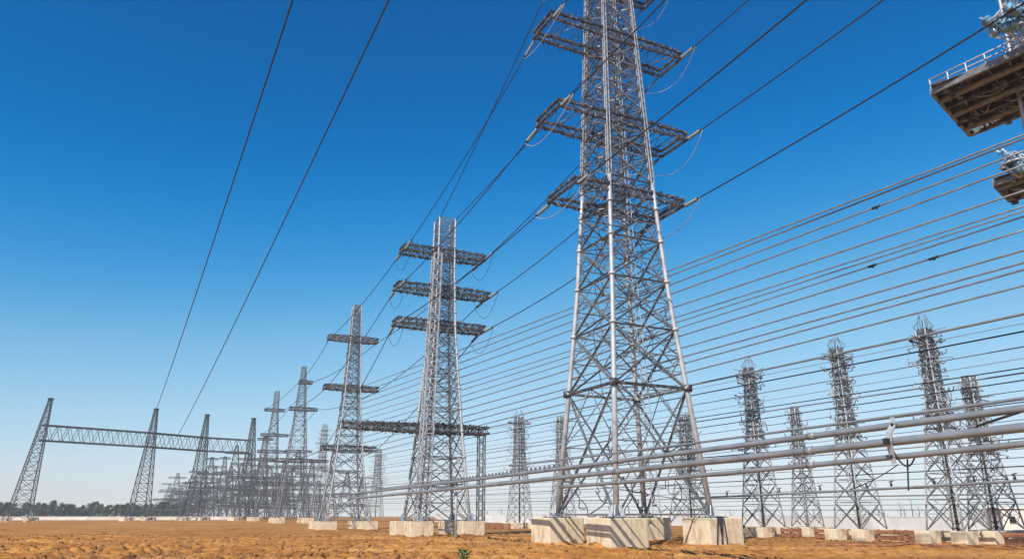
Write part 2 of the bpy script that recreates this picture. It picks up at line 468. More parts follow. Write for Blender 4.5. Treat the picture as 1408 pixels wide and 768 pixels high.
def lattice_tower(name, label, cat, group, loc, yaw, prof, lv, leg_r, br_w, arms, mats, detail=1, tube_legs=True, plan=True, ladder=False, collars=()):
    root = tag(empty(name, loc, yaw), label, cat, group)
    mleg, mbr, march, marml = mats
    cs = ((-1, -1), (1, -1), (1, 1), (-1, 1))
    P = [[Vector((sx * interp(prof, z), sy * interp(prof, z), z)) for z in lv] for sx, sy in cs]
    H = prof[-1][0]
    for k in range(4):
        mb = MB()
        rr = [leg_r * (1 - .4 * (z - lv[0]) / (H - lv[0])) for z in lv]
        if detail > 2:                 # solid tube below, slimmer built-up leg above the lowest arm
            cut = next(i for i, z in enumerate(lv) if z > 31)
            mb.tube(P[k][:cut + 1], rr[:cut + 1], 10)
            up, ul = MB(), MB()
            for sx, sy in cs:
                up.bar(P[k][cut] + Vector((sx * .16, sy * .16, 0)), P[k][-1] + Vector((sx * .12, sy * .12, 0)), .085)
            nn = int((H - lv[cut]) / .42)
            for i in range(nn):
                c0, c1 = lerp(P[k][cut], P[k][-1], i / nn), lerp(P[k][cut], P[k][-1], (i + 1) / nn)
                for q in range(4):
                    (ax, ay), (bx, by) = cs[q], cs[(q + 1) % 4]
                    if i % 2: ax, ay, bx, by = bx, by, ax, ay
                    ul.bar(c0 + Vector((ax * .15, ay * .15, 0)), c1 + Vector((bx * .15, by * .15, 0)), .05)
            upper = up.build('upper_leg', mleg, root); ul.build('lacing', mbr, upper)
        else: mb.tube(P[k], rr, 8 if tube_legs else 4, flat=not tube_legs)
        if detail > 1:
            for i, z in enumerate(lv[:-1]):
                if i and not (detail > 2 and i >= cut):
                    d = (P[k][i + 1] - P[k][i - 1]).normalized()
                    mb.tube([P[k][i] - d * .11, P[k][i] + d * .11], rr[i] * 1.55, 8)
            mb.box(P[k][0] + Vector((0, 0, .05)), leg_r * 4.4, leg_r * 4.4, .1)
            for q in range(4):
                t = q * math.pi / 2 + .78
                mb.bar(P[k][0] + Vector((math.cos(t) * leg_r * 2.1, math.sin(t) * leg_r * 2.1, .1)), P[k][0] + Vector((0, 0, .9)) + Vector((math.cos(t), math.sin(t), 0)) * leg_r * .9, .05, .3)
        mb.build('leg', mleg, root)
    for k in range(4):
        a, b = P[k], P[(k + 1) % 4]
        mb = MB()
        if detail > 1:
            mb.bar(lerp(a[0], a[1], .02), lerp(b[0], b[1], .02), br_w * .8)
        for i in range(len(lv) - 1):
            w = br_w * (1 - .45 * i / len(lv))
            lev = detail if detail < 3 else (2 if (lv[i + 1] - lv[i]) > 3 else 1)
            face_x(mb, a[i], b[i], a[i + 1], b[i + 1], w, lev if detail else 0, 'angle' if detail > 2 and i < 6 else 'bar')
        mb.build('face_bracing', mbr, root)
    if plan:
        mb = MB()
        for i in range(1, len(lv)):
            c = [P[k][i] for k in range(4)]
            w = br_w * .55
            m = [lerp(c[k], c[(k + 1) % 4], .5) for k in range(4)]
            for k in range(4): mb.bar(m[k], m[(k + 1) % 4], w)
            if detail > 1:
                mb.bar(c[0], c[2], w * .8); mb.bar(c[1], c[3], w * .8)
                if i + 1 < len(lv):
                    mb.bar(m[0], lerp(P[1][i + 1], P[2][i + 1], .5), w * .7)
                    mb.bar(m[2], lerp(P[3][i + 1], P[0][i + 1], .5), w * .7)
        mb.build('plan_bracing', mbr, root)
    for z in collars:
        mb = MB(); h = interp(prof, z) + .1
        q = [Vector((sx * h, sy * h, z)) for sx, sy in cs]
        for k in range(4):
            mb.bar(q[k], q[(k + 1) % 4], .16, .2)
            mb.tube([q[k] - Vector((0, 0, .3)), q[k] + Vector((0, 0, .3))], leg_r * 1.5, 10)
        mb.build('collar_frame', M['steel_dark'], root)
    if detail > 1:                    # earth leads, slack cables and odd struts inside the body
        rnd = random.Random(int(H * 7 + loc[0])); ca, od = MB(), MB()
        for i in range(90 if detail > 2 else 45):
            z0 = lv[0] + (H - lv[0]) * rnd.uniform(.02, .97); z1 = min(H, max(lv[0] + .3, z0 + rnd.uniform(-3, 4)))
            h0, h1 = interp(prof, z0), interp(prof, z1)
            def onface(h, z):
                u = rnd.uniform(-1, 1) * h; k = rnd.choice((-1, 1)) * h
                return Vector((u, k, z)) if rnd.random() < .5 else Vector((k, u, z))
            a_, b_ = onface(h0, z0), onface(h1, z1)
            if i % 2: od.bar(a_, b_, .07)
            else:
                b2 = a_ + (b_ - a_) * min(1, 3.5 / max(.1, (b_ - a_).length))
                ca.tube([lerp(a_, b2, t / 7) + Vector((.15 * math.sin(t), .15 * math.cos(t * 1.3), -.5 * math.sin(t / 7 * math.pi))) for t in range(8)], .035, 4)
        if detail > 2:
            dk = MB()
            for i in range(34):
                z0 = rnd.uniform(lv[0] + .2, 8); z1 = max(lv[0] + .1, z0 + rnd.uniform(-2.5, 2.5)); h0 = interp(prof, z0)
                a_ = Vector((rnd.uniform(-1, 1) * h0, rnd.uniform(-1, 1) * h0, z0)); b_ = a_ + Vector((rnd.uniform(-2, 2), rnd.uniform(-2, 2), z1 - z0))
                dk.tube([lerp(a_, b_, t / 8) + Vector((.2 * math.sin(t * 1.1), .2 * math.cos(t), -.6 * math.sin(t / 8 * math.pi))) for t in range(9)], rnd.uniform(.03, .06), 5)
            dk.build('earthing_cable', M['cable'], root)
        od.build('redundant_bracing', mbr, root); ca.build('cable_tangle', mleg, root)
    if ladder:
        mb = MB()
        a, b = P[0], P[1]
        for i in range(len(lv) - 1):
            for t in (.38, .46):
                mb.bar(lerp(a[i], b[i], t) + Vector((0, .12, 0)), lerp(a[i + 1], b[i + 1], t) + Vector((0, .12, 0)), .06)
            nr = max(2, int((lv[i + 1] - lv[i]) / .4))
            for j in range(nr):
                s0 = lerp(a[i], a[i + 1], j / nr); s1 = lerp(b[i], b[i + 1], j / nr)
                mb.bar(lerp(s0, s1, .38) + Vector((0, .12, 0)), lerp(s0, s1, .46) + Vector((0, .12, 0)), .035)
        mb.build('ladder', mleg, root)
    for A in arms:
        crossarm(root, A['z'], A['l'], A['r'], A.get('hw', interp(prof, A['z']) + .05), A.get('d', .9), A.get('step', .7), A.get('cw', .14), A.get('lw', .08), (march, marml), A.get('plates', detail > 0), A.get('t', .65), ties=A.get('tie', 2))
    return root

def W(root_loc, yaw, x, y, z):        # local tower coordinates to world
    c, s = math.cos(yaw), math.sin(yaw)
    return Vector((root_loc[0] + x * c - y * s, root_loc[1] + x * s + y * c, root_loc[2] + z))

# ------------------------------------------------------------------ concrete footings
def footing_mesh(size, h, seams, plinth=.0, seed=0):
    mb = MB(); rnd = random.Random(seed)
    k = seams; w = size / k
    for i in range(k):                # cast in bays with open joints between them
        hh = h - rnd.uniform(0, .03)
        mb.box((-size / 2 + w * (i + .5), rnd.uniform(-.03, .03), (hh - .5) / 2), w - .02, size * rnd.uniform(.992, 1.0), hh + .5, 0, 1)
    mb.box((0, 0, (h - .5) / 2 - .06), size - .08, size - .08, h + .38)
    return mb

def bevel(o, w=.05):
    b = o.modifiers.new("bevel", 'BEVEL'); b.width = w; b.segments = 2; b.limit_method = 'ANGLE'
    return o

def footings(loc, yaw, a, size, h, lab, group, seams=2, plate=True, seeds=0):
    names = ('near', 'right', 'far', 'left')
    for k, (sx, sy) in enumerate(((-1, -1), (1, -1), (1, 1), (-1, 1))):
        p = W(loc, yaw, sx * a, sy * a, 0)
        root = tag(empty('concrete_footing', (p.x, p.y, gz(p.x, p.y)), yaw), lab % names[k], 'footing', group)
        bevel(footing_mesh(size, h, seams, seed=k + seeds).build('block', M['concrete'], root), .06)
        if plate:
            mb = MB(); mb.box((0, 0, h + .02), size * .55, size * .55, .05)
            for q in range(4):
                t = q * math.pi / 2 + .785
                mb.tube([(math.cos(t) * size * .3, math.sin(t) * size * .3, h), (math.cos(t) * size * .3, math.sin(t) * size * .3, h + .16)], .05, 6)
            mb.build('base_plate', M['steel_dark'], root)

# ------------------------------------------------------------------ the main row of pylons
T1 = Vector((10.4, 67.5, 0)); Y1 = ROWYAW + R(2)
F1 = 2.28
prof1 = [(F1 + .04, 4.75), (14, 3.75), (22, 3.08), (37, 2.28), (49, 1.82), (63, 1.45)]
lv1 = [F1 + .04, 13.2, 18.6, 23.2, 27.2, 30.6, 33.4, 36.2, 38.9, 41.6, 44.2, 46.8, 49.2, 51.6, 54, 56.4, 58.8, 61, 63]
arms1 = [dict(z=32.0, l=6.3, r=6.2, d=.85, cw=.15), dict(z=39.9, l=7.7, r=7.6, d=1.0, cw=.17), dict(z=49.9, l=8.1, r=7.9, d=1.1, cw=.17), dict(z=58.0, l=6.0, r=6.0, d=1.0, cw=.16)]
for A in arms1: A.update(step=.5, lw=.08, cw=.2, tie=4)
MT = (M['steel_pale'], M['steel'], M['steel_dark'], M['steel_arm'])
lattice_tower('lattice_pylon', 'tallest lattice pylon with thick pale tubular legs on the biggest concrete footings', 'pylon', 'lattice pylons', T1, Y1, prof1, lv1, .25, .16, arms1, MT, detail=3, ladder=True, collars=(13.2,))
footings(T1, Y1, 4.75, 3.5, F1, 'biggest pale concrete block under the %s leg of the tallest pylon', 'concrete footings', 2)

def main_pylon(px, py, base_fix, H, label, prof, arms, leg, br, k, detail, foot=None):
    d = ray(px, py); Y = (H - EYE) / (d.z / d.y)
    t = at(px, py, Y); loc = Vector((t.x, t.y, gz(t.x, t.y)))
    lv = levels_of(prof, k)
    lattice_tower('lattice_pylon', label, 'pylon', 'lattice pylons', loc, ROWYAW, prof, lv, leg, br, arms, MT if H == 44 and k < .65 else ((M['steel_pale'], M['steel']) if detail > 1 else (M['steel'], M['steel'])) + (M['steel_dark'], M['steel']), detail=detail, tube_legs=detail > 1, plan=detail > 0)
    return loc

F2 = 1.8
A2 = [dict(z=38.6, l=6.3, r=6.0), dict(z=33.0, l=6.9, r=6.8), dict(z=27.9, l=6.8, r=6.1), dict(z=13.6, l=10.6, r=6.8, d=1.0)]
for A in A2: A.update(d=A.get('d', 1.0), cw=.21, lw=.10, step=.5, hw=1.2)
d2 = ray(612, 303)
prof2 = [(F2 + .04, 3.4), (13, 2.45), (27, 1.5), (36, 1.25), (44, 1.2)]
T2 = main_pylon(612, 303, 0, 44, 'second tallest pylon with three dark crossarms and two pale lattice shafts', prof2, A2, .2, .12, .62, 2)
footings(T2, ROWYAW, 3.4, 3.0, F2, 'pale concrete footing block under the %s leg of the three-armed second pylon', 'concrete footings', 2, seeds=10)
# black cables draped over the right-hand footing and heaped at its foot
pr = W(T1, Y1, 4.75, -4.75, 0)
def LR(x, y, z): return W(pr, Y1, x, y, z)
for i in range(6):
    x0 = -.95 + .12 * i; x1 = x0 - .25 + .14 * ((i * 3) % 4)
    mb = MB(); mb.tube([LR(x0 + .25, -1.2, F1 + .06), LR(x0 + .05, -1.7, F1 + .07), LR(x0, -1.83, F1 - .08), LR((x0 + x1) / 2, -1.87, F1 * .6), LR(x1, -1.86, .5), LR(x1 - .1, -1.96, .28)], .045, 6)
    tag(mb.build('draped_cable', M['cable']), 'black cable draped down the face of the tallest pylon\'s right footing', 'cable', 'cables draped on the right footing')
mb = MB(); rnd = random.Random(4)
pts_ = []
for i in range(26):
    t = i * .9; pts_.append(LR(2.12 + .28 * math.cos(t) + .2 * rnd.random(), -.9 + .3 * math.sin(t), max(.1, 2.1 - i * .085)))
mb.tube(pts_, .07, 6)
tag(mb.build('cable_coil', M['cable']), 'tangled black cable coil hanging beside the right end of the tallest pylon\'s footings', 'cable')
# long rusty pipe lying on the soil, lower right
pa, pb = at(1120, 749.5, 63), at(1440, 752, 62)
mb = MB(); mb.tube([(pa.x + (pb.x - pa.x) * i / 12, 63 - i / 12, float(ground_height(np.array([pa.x + (pb.x - pa.x) * i / 12]), np.array([63 - i / 12]))[0]) + .1) for i in range(13)], .1, 8)
tag(mb.build('ground_pipe', M['rust']), 'thin rusty pipe lying on the orange soil at the lower right', 'pipe')
# outrigger post under the right end of the low arm of the second pylon
def lattice_post(name, parent, base, top, hb, ht, k, lw, bw, mleg, mbr):
    mb = MB(); base = Vector(base); top = Vector(top)
    L = (top - base).length; n_ = max(3, int(L / (k * (hb + ht))))
    q = []
    for i in range(n_ + 1):
        t = i / n_; c = lerp(base, top, t); h = hb + (ht - hb) * t
        q.append([c + Vector((sx * h, sy * h, 0)) for sx, sy in ((-1, -1), (1, -1), (1, 1), (-1, 1))])
    o = MB()
    for j in range(4): o.bar(q[0][j], q[-1][j], lw)
    post = o.build(name, mleg, parent)
    for i in range(n_):
        for j in range(4):
            j2 = (j + 1) % 4
            if (i + j) % 2: mb.bar(q[i][j], q[i + 1][j2], bw)
            else: mb.bar(q[i][j2], q[i + 1][j], bw)
            mb.bar(q[i + 1][j], q[i + 1][j2], bw)
    mb.build('lacing', mbr, post)
    return post
roots = {o["label"]: o for o in bpy.data.objects if o.type == 'EMPTY' and "label" in o}
r2_ = roots['second tallest pylon with three dark crossarms and two pale lattice shafts']
lattice_post('outrigger_post', r2_, (6.2, 0, 0), (6.2, 0, 13.1), .42, .42, 1.1, .10, .06, M['steel'], M['steel'])
lattice_post('outrigger_post', r2_, (-2.9, -2.9, F2), (-1.5, -1.5, 38), .75, .55, .9, .15, .10, M['steel_pale'], M['steel_pale'])

A3 = [dict(z=36.8, l=5.3, r=4.6), dict(z=26.8, l=5.4, r=5.2), dict(z=15.0, l=5.0, r=5.4), dict(z=19.5, l=1.5, r=11)]
for A in A3: A.update(d=.95, cw=.25, lw=.12, step=.7, hw=1.0)
F3 = 1.5
prof3 = [(F3 + .04, 3.8), (12, 2.65), (24, 1.6), (36, 1.05), (44, .75)]
T3 = main_pylon(491, 420, 0, 44, 'tapered pylon whose twin busbars end at its legs, left of the second pylon', prof3, A3, .15, .13, .65, 2)
footings(T3, ROWYAW, 3.8, 3.4, F3, 'low pale concrete footing block under the %s leg of the pylon where the busbars end', 'concrete footings', 2, seeds=20)

A4 = [dict(z=38.5, l=1.0, r=2.6), dict(z=30.8, l=3.0, r=4.6), dict(z=16.5, l=7.5, r=8.5)]
for A in A4: A.update(d=.9, cw=.2, lw=.12, step=1.2, hw=.9)
prof4 = [(1.2, 3.9), (14, 2.7), (28, 1.5), (42, .6)]
T4 = main_pylon(418, 507, 0, 43, 'slim tapered pylon with short stubby arms, third along the row', prof4 + [(43, .55)], A4, .17, .13, .75, 1)
A5 = [dict(z=36.5, l=3.6, r=3.0), dict(z=28, l=4.0, r=5), dict(z=22.5, l=4.5, r=5.0), dict(z=12, l=6, r=7)]
for A in A5: A.update(d=.9, cw=.22, lw=.14, step=1.4, hw=.8)
T5 = main_pylon(381, 541, 0, 43, 'slim pylon with four level arms beside the right end of the gantry', [(1.0, 3.6), (20, 2.1), (36, .9), (43, .7)], A5, .17, .14, .75, 1)
for T, nm in ((T4, 'slim stubby-armed pylon'), (T5, 'four-armed pylon by the gantry end')):
    for o in ():
        pass
    footings(T, ROWYAW, 3.8, 3.0, 1.3, 'small pale footing block under the %s leg of the ' + nm, 'concrete footings', 1, plate=False, seeds=30)

# ------------------------------------------------------------------ the gantry on the left
G = [((70, 548), (25, 713)), ((215, 562), (190, 714)), ((285, 570), (266, 715)), ((349, 575), (336, 716))]
gl = []
for (tx, ty), (bx, by) in G:
    d = ray(tx, ty); Y = (38 - EYE) / (d.z / d.y)
    tp = at(tx, ty, Y); bs = at(bx, 709, Y); bs.z = gz(bs.x, bs.y) + .3
    gl.append((bs, tp))
gyaw = math.atan2(gl[3][1].y - gl[0][1].y, gl[3][1].x - gl[0][1].x)
groot = tag(empty('substation_gantry', (gl[0][0].x, gl[0][0].y, gz(gl[0][0].x, gl[0][0].y))), 'wide lattice gantry with four tapering legs and one long level beam at the left', 'gantry')
inv = -Vector(groot.location)
zb = [at(65, 584, gl[0][1].y).z, at(65, 605, gl[0][1].y).z]
cols = []
for bs, tp in gl:
    mb, la = MB(), MB()
    n_ = 15; q = []
    for i in range(n_ + 1):
        t = 1 - (1 - i / n_) ** 1.25
        c = lerp(bs, tp, t)
        h = 2.5 * (1 - t) + .45 + .5 * max(0, .1 - t) * 10
        h2 = 2.1 * (1 - t) + .45 + .5 * max(0, .1 - t) * 10
        cu, cv = Vector((math.cos(gyaw), math.sin(gyaw), 0)), Vector((-math.sin(gyaw), math.cos(gyaw), 0))
        q.append([c + cu * (sx * h) + cv * (sy * h2) + inv for sx, sy in ((-1, -1), (1, -1), (1, 1), (-1, 1))])
    for j in range(4):
        mb.tube([q[i][j] for i in range(n_ + 1)], .17, 4, flat=True)
    for i in range(n_):
        for j in range(4):
            j2 = (j + 1) % 4
            la.bar(q[i][j], q[i + 1][j2], .13); la.bar(q[i][j2], q[i + 1][j], .13)
            la.bar(q[i + 1][j], q[i + 1][j2], .11)
    mb.box(q[-1][0].lerp(q[-1][2], .5), 1.5, 1.3, .5, gyaw)
    lg = mb.build('gantry_leg', M['steel_far'], groot); la.build('lacing', M['steel_far'], lg)
for i in range(3):
    (b0, t0), (b1, t1) = gl[i], gl[i + 1]
    zm = [(zb[1] - z0) for z0 in (0,)]
    f = lambda b, t, z: lerp(b, t, (z - b.z) / (t.z - b.z))
    p0, p1 = f(b0, t0, zb[1]), f(b1, t1, zb[1])
    D = zb[0] - zb[1]
    u = (p1 - p0); Ln = u.length; u.normalize(); v = Vector((-u.y, u.x, 0))
    mb, la = MB(), MB(); n_ = int(Ln / 3.0)
    for sy in (-1, 1):
        for sz in (0, 1):
            mb.bar(p0 + v * sy * 1.7 + Vector((0, 0, sz * D)) + inv, p1 + v * sy * 1.7 + Vector((0, 0, sz * D)) + inv, .34)
        for k in range(n_):
            a_ = p0 + u * (Ln * k / n_) + v * sy * 1.7; b_ = p0 + u * (Ln * (k + .5) / n_) + v * sy * 1.7; c_ = p0 + u * (Ln * (k + 1) / n_) + v * sy * 1.7
            la.bar(a_ + inv, b_ + Vector((0, 0, D)) + inv, .15); la.bar(b_ + Vector((0, 0, D)) + inv, c_ + inv, .15)
    for k in range(n_ + 1):
        c_ = p0 + u * (Ln * k / n_)
        for sz in (0, 1):
            la.bar(c_ - v * 1.7 + Vector((0, 0, sz * D)) + inv, c_ + v * 1.7 + Vector((0, 0, sz * D)) + inv, .13)
    bm_ = mb.build('gantry_beam', M['steel_far'], groot); la.build('lacing', M['steel_far'], bm_)
for k, (bs, tp) in enumerate(gl):
    for sx in (-1, 1):
        c = bs + Vector((math.cos(gyaw), math.sin(gyaw), 0)) * sx * 3.6
        mb = MB(); mb.box((0, 0, .45), 3.4, 4.6, 1.5, gyaw, .9)
        o = mb.build('concrete_footing', M['concrete'], None, (c.x, c.y, gz(c.x, c.y)))
        tag(bevel(o), 'low white footing at the %s foot of the %s gantry leg' % (('left', 'right')[sx > 0], ('leftmost', 'second', 'third', 'rightmost')[k]), 'footing', 'concrete footings')

# ------------------------------------------------------------------ bristling post towers of the rows behind
def bristle_proto(H, a0, a1, F, seed, tiers=15, crown=True, dense=1.0):
    rnd = random.Random(seed)
    root = empty('busbar_tower', (0, 0, 0), ROWYAW)
    prof = [(F, a0), (H * .45, a0 * .42 + a1 * .58), (H * .62, a1), (H, a1 * .8)]
    lv = levels_of(prof, .75)
    cs = ((-1, -1), (1, -1), (1, 1), (-1, 1))
    P = [[Vector((sx * interp(prof, z), sy * interp(prof, z), z)) for z in lv] for sx, sy in cs]
    for k in range(4):
        mb = MB(); mb.tube(P[k], .085, 5); mb.build('leg', M['steel_pale'], root)
    for k in range(4):
        mb = MB(); a, b = P[k], P[(k + 1) % 4]
        for i in range(len(lv) - 1): face_x(mb, a[i], b[i], a[i + 1], b[i + 1], .075, 1)
        mb.build('face_bracing', M['steel'], root)
    mb = MB()
    mb.tube([(0, 0, F), (0, 0, H * .6), (0, 0, H)], [.16, .09, .05], 6)
    mb.build('riser', M['steel_dark'], root)
    for i in range(tiers):
        mb = MB()
        z = H * (.52 + .46 * i / tiers) + rnd.uniform(-.12, .12)
        h = interp(prof, z)
        n_ = int(rnd.randint(9, 14) * dense)
        for k in range(n_):
            t = rnd.uniform(0, 6.283); L = h * rnd.uniform(1.2, 3.1) * (1.25 if i > tiers * .6 else 1)
            p0 = Vector((math.cos(t) * h * .3, math.sin(t) * h * .3, z + rnd.uniform(-.1, .1)))
            p1 = Vector((math.cos(t) * L, math.sin(t) * L, z + rnd.uniform(-.35, .45)))
            mb.bar(p0, p1, .055)
            p2 = p1 + Vector((rnd.uniform(-.25, .25), rnd.uniform(-.25, .25), rnd.uniform(-.3, .55)))
            mb.tube([p1, p2], .055, 5)
        q = [Vector((sx * h * 1.08, sy * h * 1.08, z)) for sx, sy in cs]
        for k in range(4): mb.bar(q[k], q[(k + 1) % 4], .08)
        mb.build('rod_tier', (M['steel'], M['steel_pale'], M['steel'])[i % 3], root)
    if crown:
        mb = MB(); h = interp(prof, H)
        for k in range(9):
            t = k * 6.283 / 9 + rnd.uniform(-.2, .2)
            pts = [Vector((math.cos(t) * h * s, math.sin(t) * h * s, H + dz)) for s, dz in ((1, -.3), (1.5 + rnd.uniform(-.3, .5), .35), (.9, .9 + rnd.uniform(-.2, .3)), (.3 + rnd.uniform(-.3, .9), 1.1 + rnd.uniform(-.2, .6)))]
            mb.tube(pts, .04, 4)
        for k in range(14):
            t = rnd.uniform(0, 6.283); L = h * rnd.uniform(1.8, 4.2)
            mb.bar((0, 0, H - .9 + rnd.uniform(0, .8)), (math.cos(t) * L, math.sin(t) * L, H - .9 + rnd.uniform(-.2, 1.0)), .06)
        mb.build('crown_cage', M['steel'], root)
        mb = MB(); z = H * .93
        for s in (-1, 1):
            for dy in (-.5, .5):
                mb.bar((0, dy, z), (s * h * 3.0, dy, z + .25), .12)
                mb.tube([(s * h * 2.9, dy, z + .1), (s * h * 3.1, dy, z + .55)], .16, 8)
        mb.build('bracket_arm', M['steel_dark'], root)
        # slack jumper loops
    mb = MB()
    for k in range(30):
        t = rnd.uniform(0, 6.283); z0 = rnd.uniform(.08, .85) * H; z1 = z0 + rnd.uniform(1, 3.5)
        h0, h1 = interp(prof, z0), interp(prof, min(z1, H))
        t1 = t + rnd.uniform(-.9, .9)
        pts = []
        for i in range(6):
            u = i / 5; b_ = math.sin(u * math.pi) * rnd.uniform(.25, .6)
            tt = t + (t1 - t) * u; rr = (h0 + (h1 - h0) * u) * 1.05 + b_
            pts.append((math.cos(tt) * rr, math.sin(tt) * rr, z0 + (z1 - z0) * u))
        mb.tube(pts, .034, 4)
    mb.build('jumper_cable', M['steel_pale'], root)
    return root

def place_bristle(px, py, lat0, a0, seed, label, foot_lab, crown=True, foot=1.15, tiers=15, a1=.62):
    t = on_row(px, py, lat0)
    H = t.z - (1.7 if crown else 0)
    g = gz(t.x, t.y)
    root = bristle_proto(H - g, a0, a1, foot, seed, tiers, crown)
    root.location = (t.x, t.y, g)
    tag(root, label, 'tower', 'busbar towers')
    if foot_lab:
        footings(root.location, ROWYAW, a0, 1.55, foot, foot_lab, 'concrete footings', 1, plate=False, seeds=seed * 5)
    return t

BT = []
BT.append(place_bristle(1266, 430, 72, 1.8, 41, 'bristling lattice tower nearest the right edge with a spiky crown, tall one', 'whitish footing block under the %s leg of the tall tower by the right edge'))
BT.append(place_bristle(1147, 458, 72, 1.75, 42, 'bristling lattice tower with spiky crown, middle one of the three tall ones at right', 'whitish footing block under the %s leg of the middle tall tower at right'))
BT.append(place_bristle(1027, 488, 72, 1.75, 43, 'bristling lattice tower with spiky crown just right of the tallest pylon', 'whitish footing block under the %s leg of the spiky tower beside the tallest pylon'))
BT.append(place_bristle(714, 562, 72, 2.0, 44, 'bristling lattice tower standing between the second and the tallest pylon', 'whitish footing block under the %s leg of the tower between the two big pylons', a1=.95))
place_bristle(1331, 517, 81, 1.7, 45, 'shorter bristling tower without crown, behind cables at the right edge', 'whitish footing block under the %s leg of the short tower at the right edge', False, tiers=11)
place_bristle(1092, 559, 81, 1.35, 46, 'thin short bristling tower between two tall spiky towers', 'whitish footing block under the %s leg of the thin short tower', False, tiers=11, a1=.5)
place_bristle(771, 572, 78, 2.0, 47, 'bristling tower half hidden behind the left leg of the tallest pylon', None, False, a1=.8)
place_bristle(941, 570, 76, 2.4, 48, 'bristling tower half hidden behind the right leg of the tallest pylon', None, False, a1=.7)
place_bristle(521, 617, 74, 2.4, 49, 'bristling tower seen in the gap left of the second pylon', None, False, a1=1.1)
place_bristle(447, 583, 47, 2.2, 50, 'thin leaning-looking tower left of the busbar-end pylon', None, False, a1=1.0, tiers=10)

# ------------------------------------------------------------------ far towers in the hazy cluster by the gantry
def far_proto(H, a0, arms, seed):
    root = empty('far_lattice_tower', (0, 0, 0), ROWYAW)
    prof = [(0, a0), (H * .5, a0 * .5), (H, .6)]
    lv = levels_of(prof, .8)
    cs = ((-1, -1), (1, -1), (1, 1), (-1, 1))
    P = [[Vector((sx * interp(prof, z), sy * interp(prof, z), z)) for z in lv] for sx, sy in cs]
    mb = MB()
    for k in range(4): mb.tube(P[k], .2, 4, flat=True)
    fr = mb.build('tower_frame', M['steel_far'], root)
    mb = MB()
    for k in range(4):
        a, b = P[k], P[(k + 1) % 4]
        for i in range(len(lv) - 1): face_x(mb, a[i], b[i], a[i + 1], b[i + 1], .15, 0)
    mb.build('lacing', M['steel_far'], fr)
    for z, L, Rr in arms:
        crossarm(root, z * H, L, Rr, .8, 1.0, 2.0, .24, .16, (M['steel_far'], M['steel_far']), False)
    return root
FP = [far_proto(34, 4.2, ((.97, 3, 3), (.72, 6, 6), (.5, 9, 7), (.3, 11, 9)), 1), far_proto(30, 5.0, ((.9, 5, 5), (.62, 9, 12), (.42, 12, 8), (.2, 14, 9)), 2), far_proto(26, 5.5, ((.98, 6, 6), (.75, 8, 14), (.52, 14, 9), (.3, 10, 12)), 3)]
far_list = [(310, 627, 34), (326, 612, 34), (297, 640, 34), (292, 628, 30), (283, 645, 31), (274, 647, 30), (268, 654, 30), (261, 658, 29), (255, 663, 28), (250, 666, 27), (245, 650, 27), (241, 670, 25), (237, 674, 24), (233, 679, 23), (229, 684, 22), (365, 600, 34), (344, 622, 32), (411, 618, 31), (392, 632, 28)]
extra = [(318, 640, 30), (333, 636, 30), (352, 645, 30), (360, 632, 31), (372, 640, 28), (384, 650, 28), (400, 640, 29), (420, 650, 27), (430, 632, 30), (455, 640, 29), (478, 648, 28), (288, 662, 30), (302, 657, 30), (315, 660, 28), (266, 668, 27), (279, 670, 26), (247, 678, 24), (254, 682, 22), (340, 662, 26), (365, 664, 25), (396, 664, 25), (224, 690, 20), (234, 664, 27), (271, 660, 29), (438, 660, 26), (500, 655, 27)]
far_list += extra
ordn = ['behind the rightmost gantry leg', 'just left of the rightmost gantry leg', 'between the two right gantry legs, the taller of the pair', 'half hidden behind the third gantry leg, tall and narrow', 'touching the third gantry leg on its right side', 'directly behind the third gantry leg', 'first one left of the third gantry leg', 'second one left of the third gantry leg', 'third one left of the third gantry leg', 'fourth one left of the third gantry leg', 'the one that rises above its neighbours at the left of the cluster', 'low one inside the left half of the cluster', 'low one next to the left end of the cluster', 'second from the left end of the cluster', 'the smallest, at the left end of the cluster', 'in the gap before the four-armed pylon', 'right beside the rightmost gantry leg, lower than it', 'in the gap right of the slim stubby-armed pylon', 'between the two slim pylons, low down'] + ['deep in the crowd behind gantry and slim pylons'] * len(extra)
FT = []
for i, ((px, py, H), s) in enumerate(zip(far_list, ordn)):
    d = ray(px, py); Y = (H + .8 - EYE) / (d.z / d.y)
    t = at(px, py, Y); g = gz(t.x, t.y)
    k = i % 3
    o = FP[k] if i < 3 else copy_tree(FP[k])
    o.location = (t.x, t.y, g); sc = (t.z - g) / (34, 30, 26)[k]
    o.scale = (1, 1, sc)
    tag(o, 'far lattice tower ' + s, 'tower', 'far lattice towers')
    FT.append(t)

# ------------------------------------------------------------------ insulator strings, jumpers, conductors
def wire(name, label, cat, group, pts, r, m, sides=6):
    mb = MB(); mb.tube(pts, r, sides)
    return tag(mb.build(name, m), label, cat, group)

def sagline(a, b, sag, n=14):
    a, b = Vector(a), Vector(b)
    return [lerp(a, b, i / n) - Vector((0, 0, sag * 4 * (i / n) * (1 - i / n))) for i in range(n + 1)]

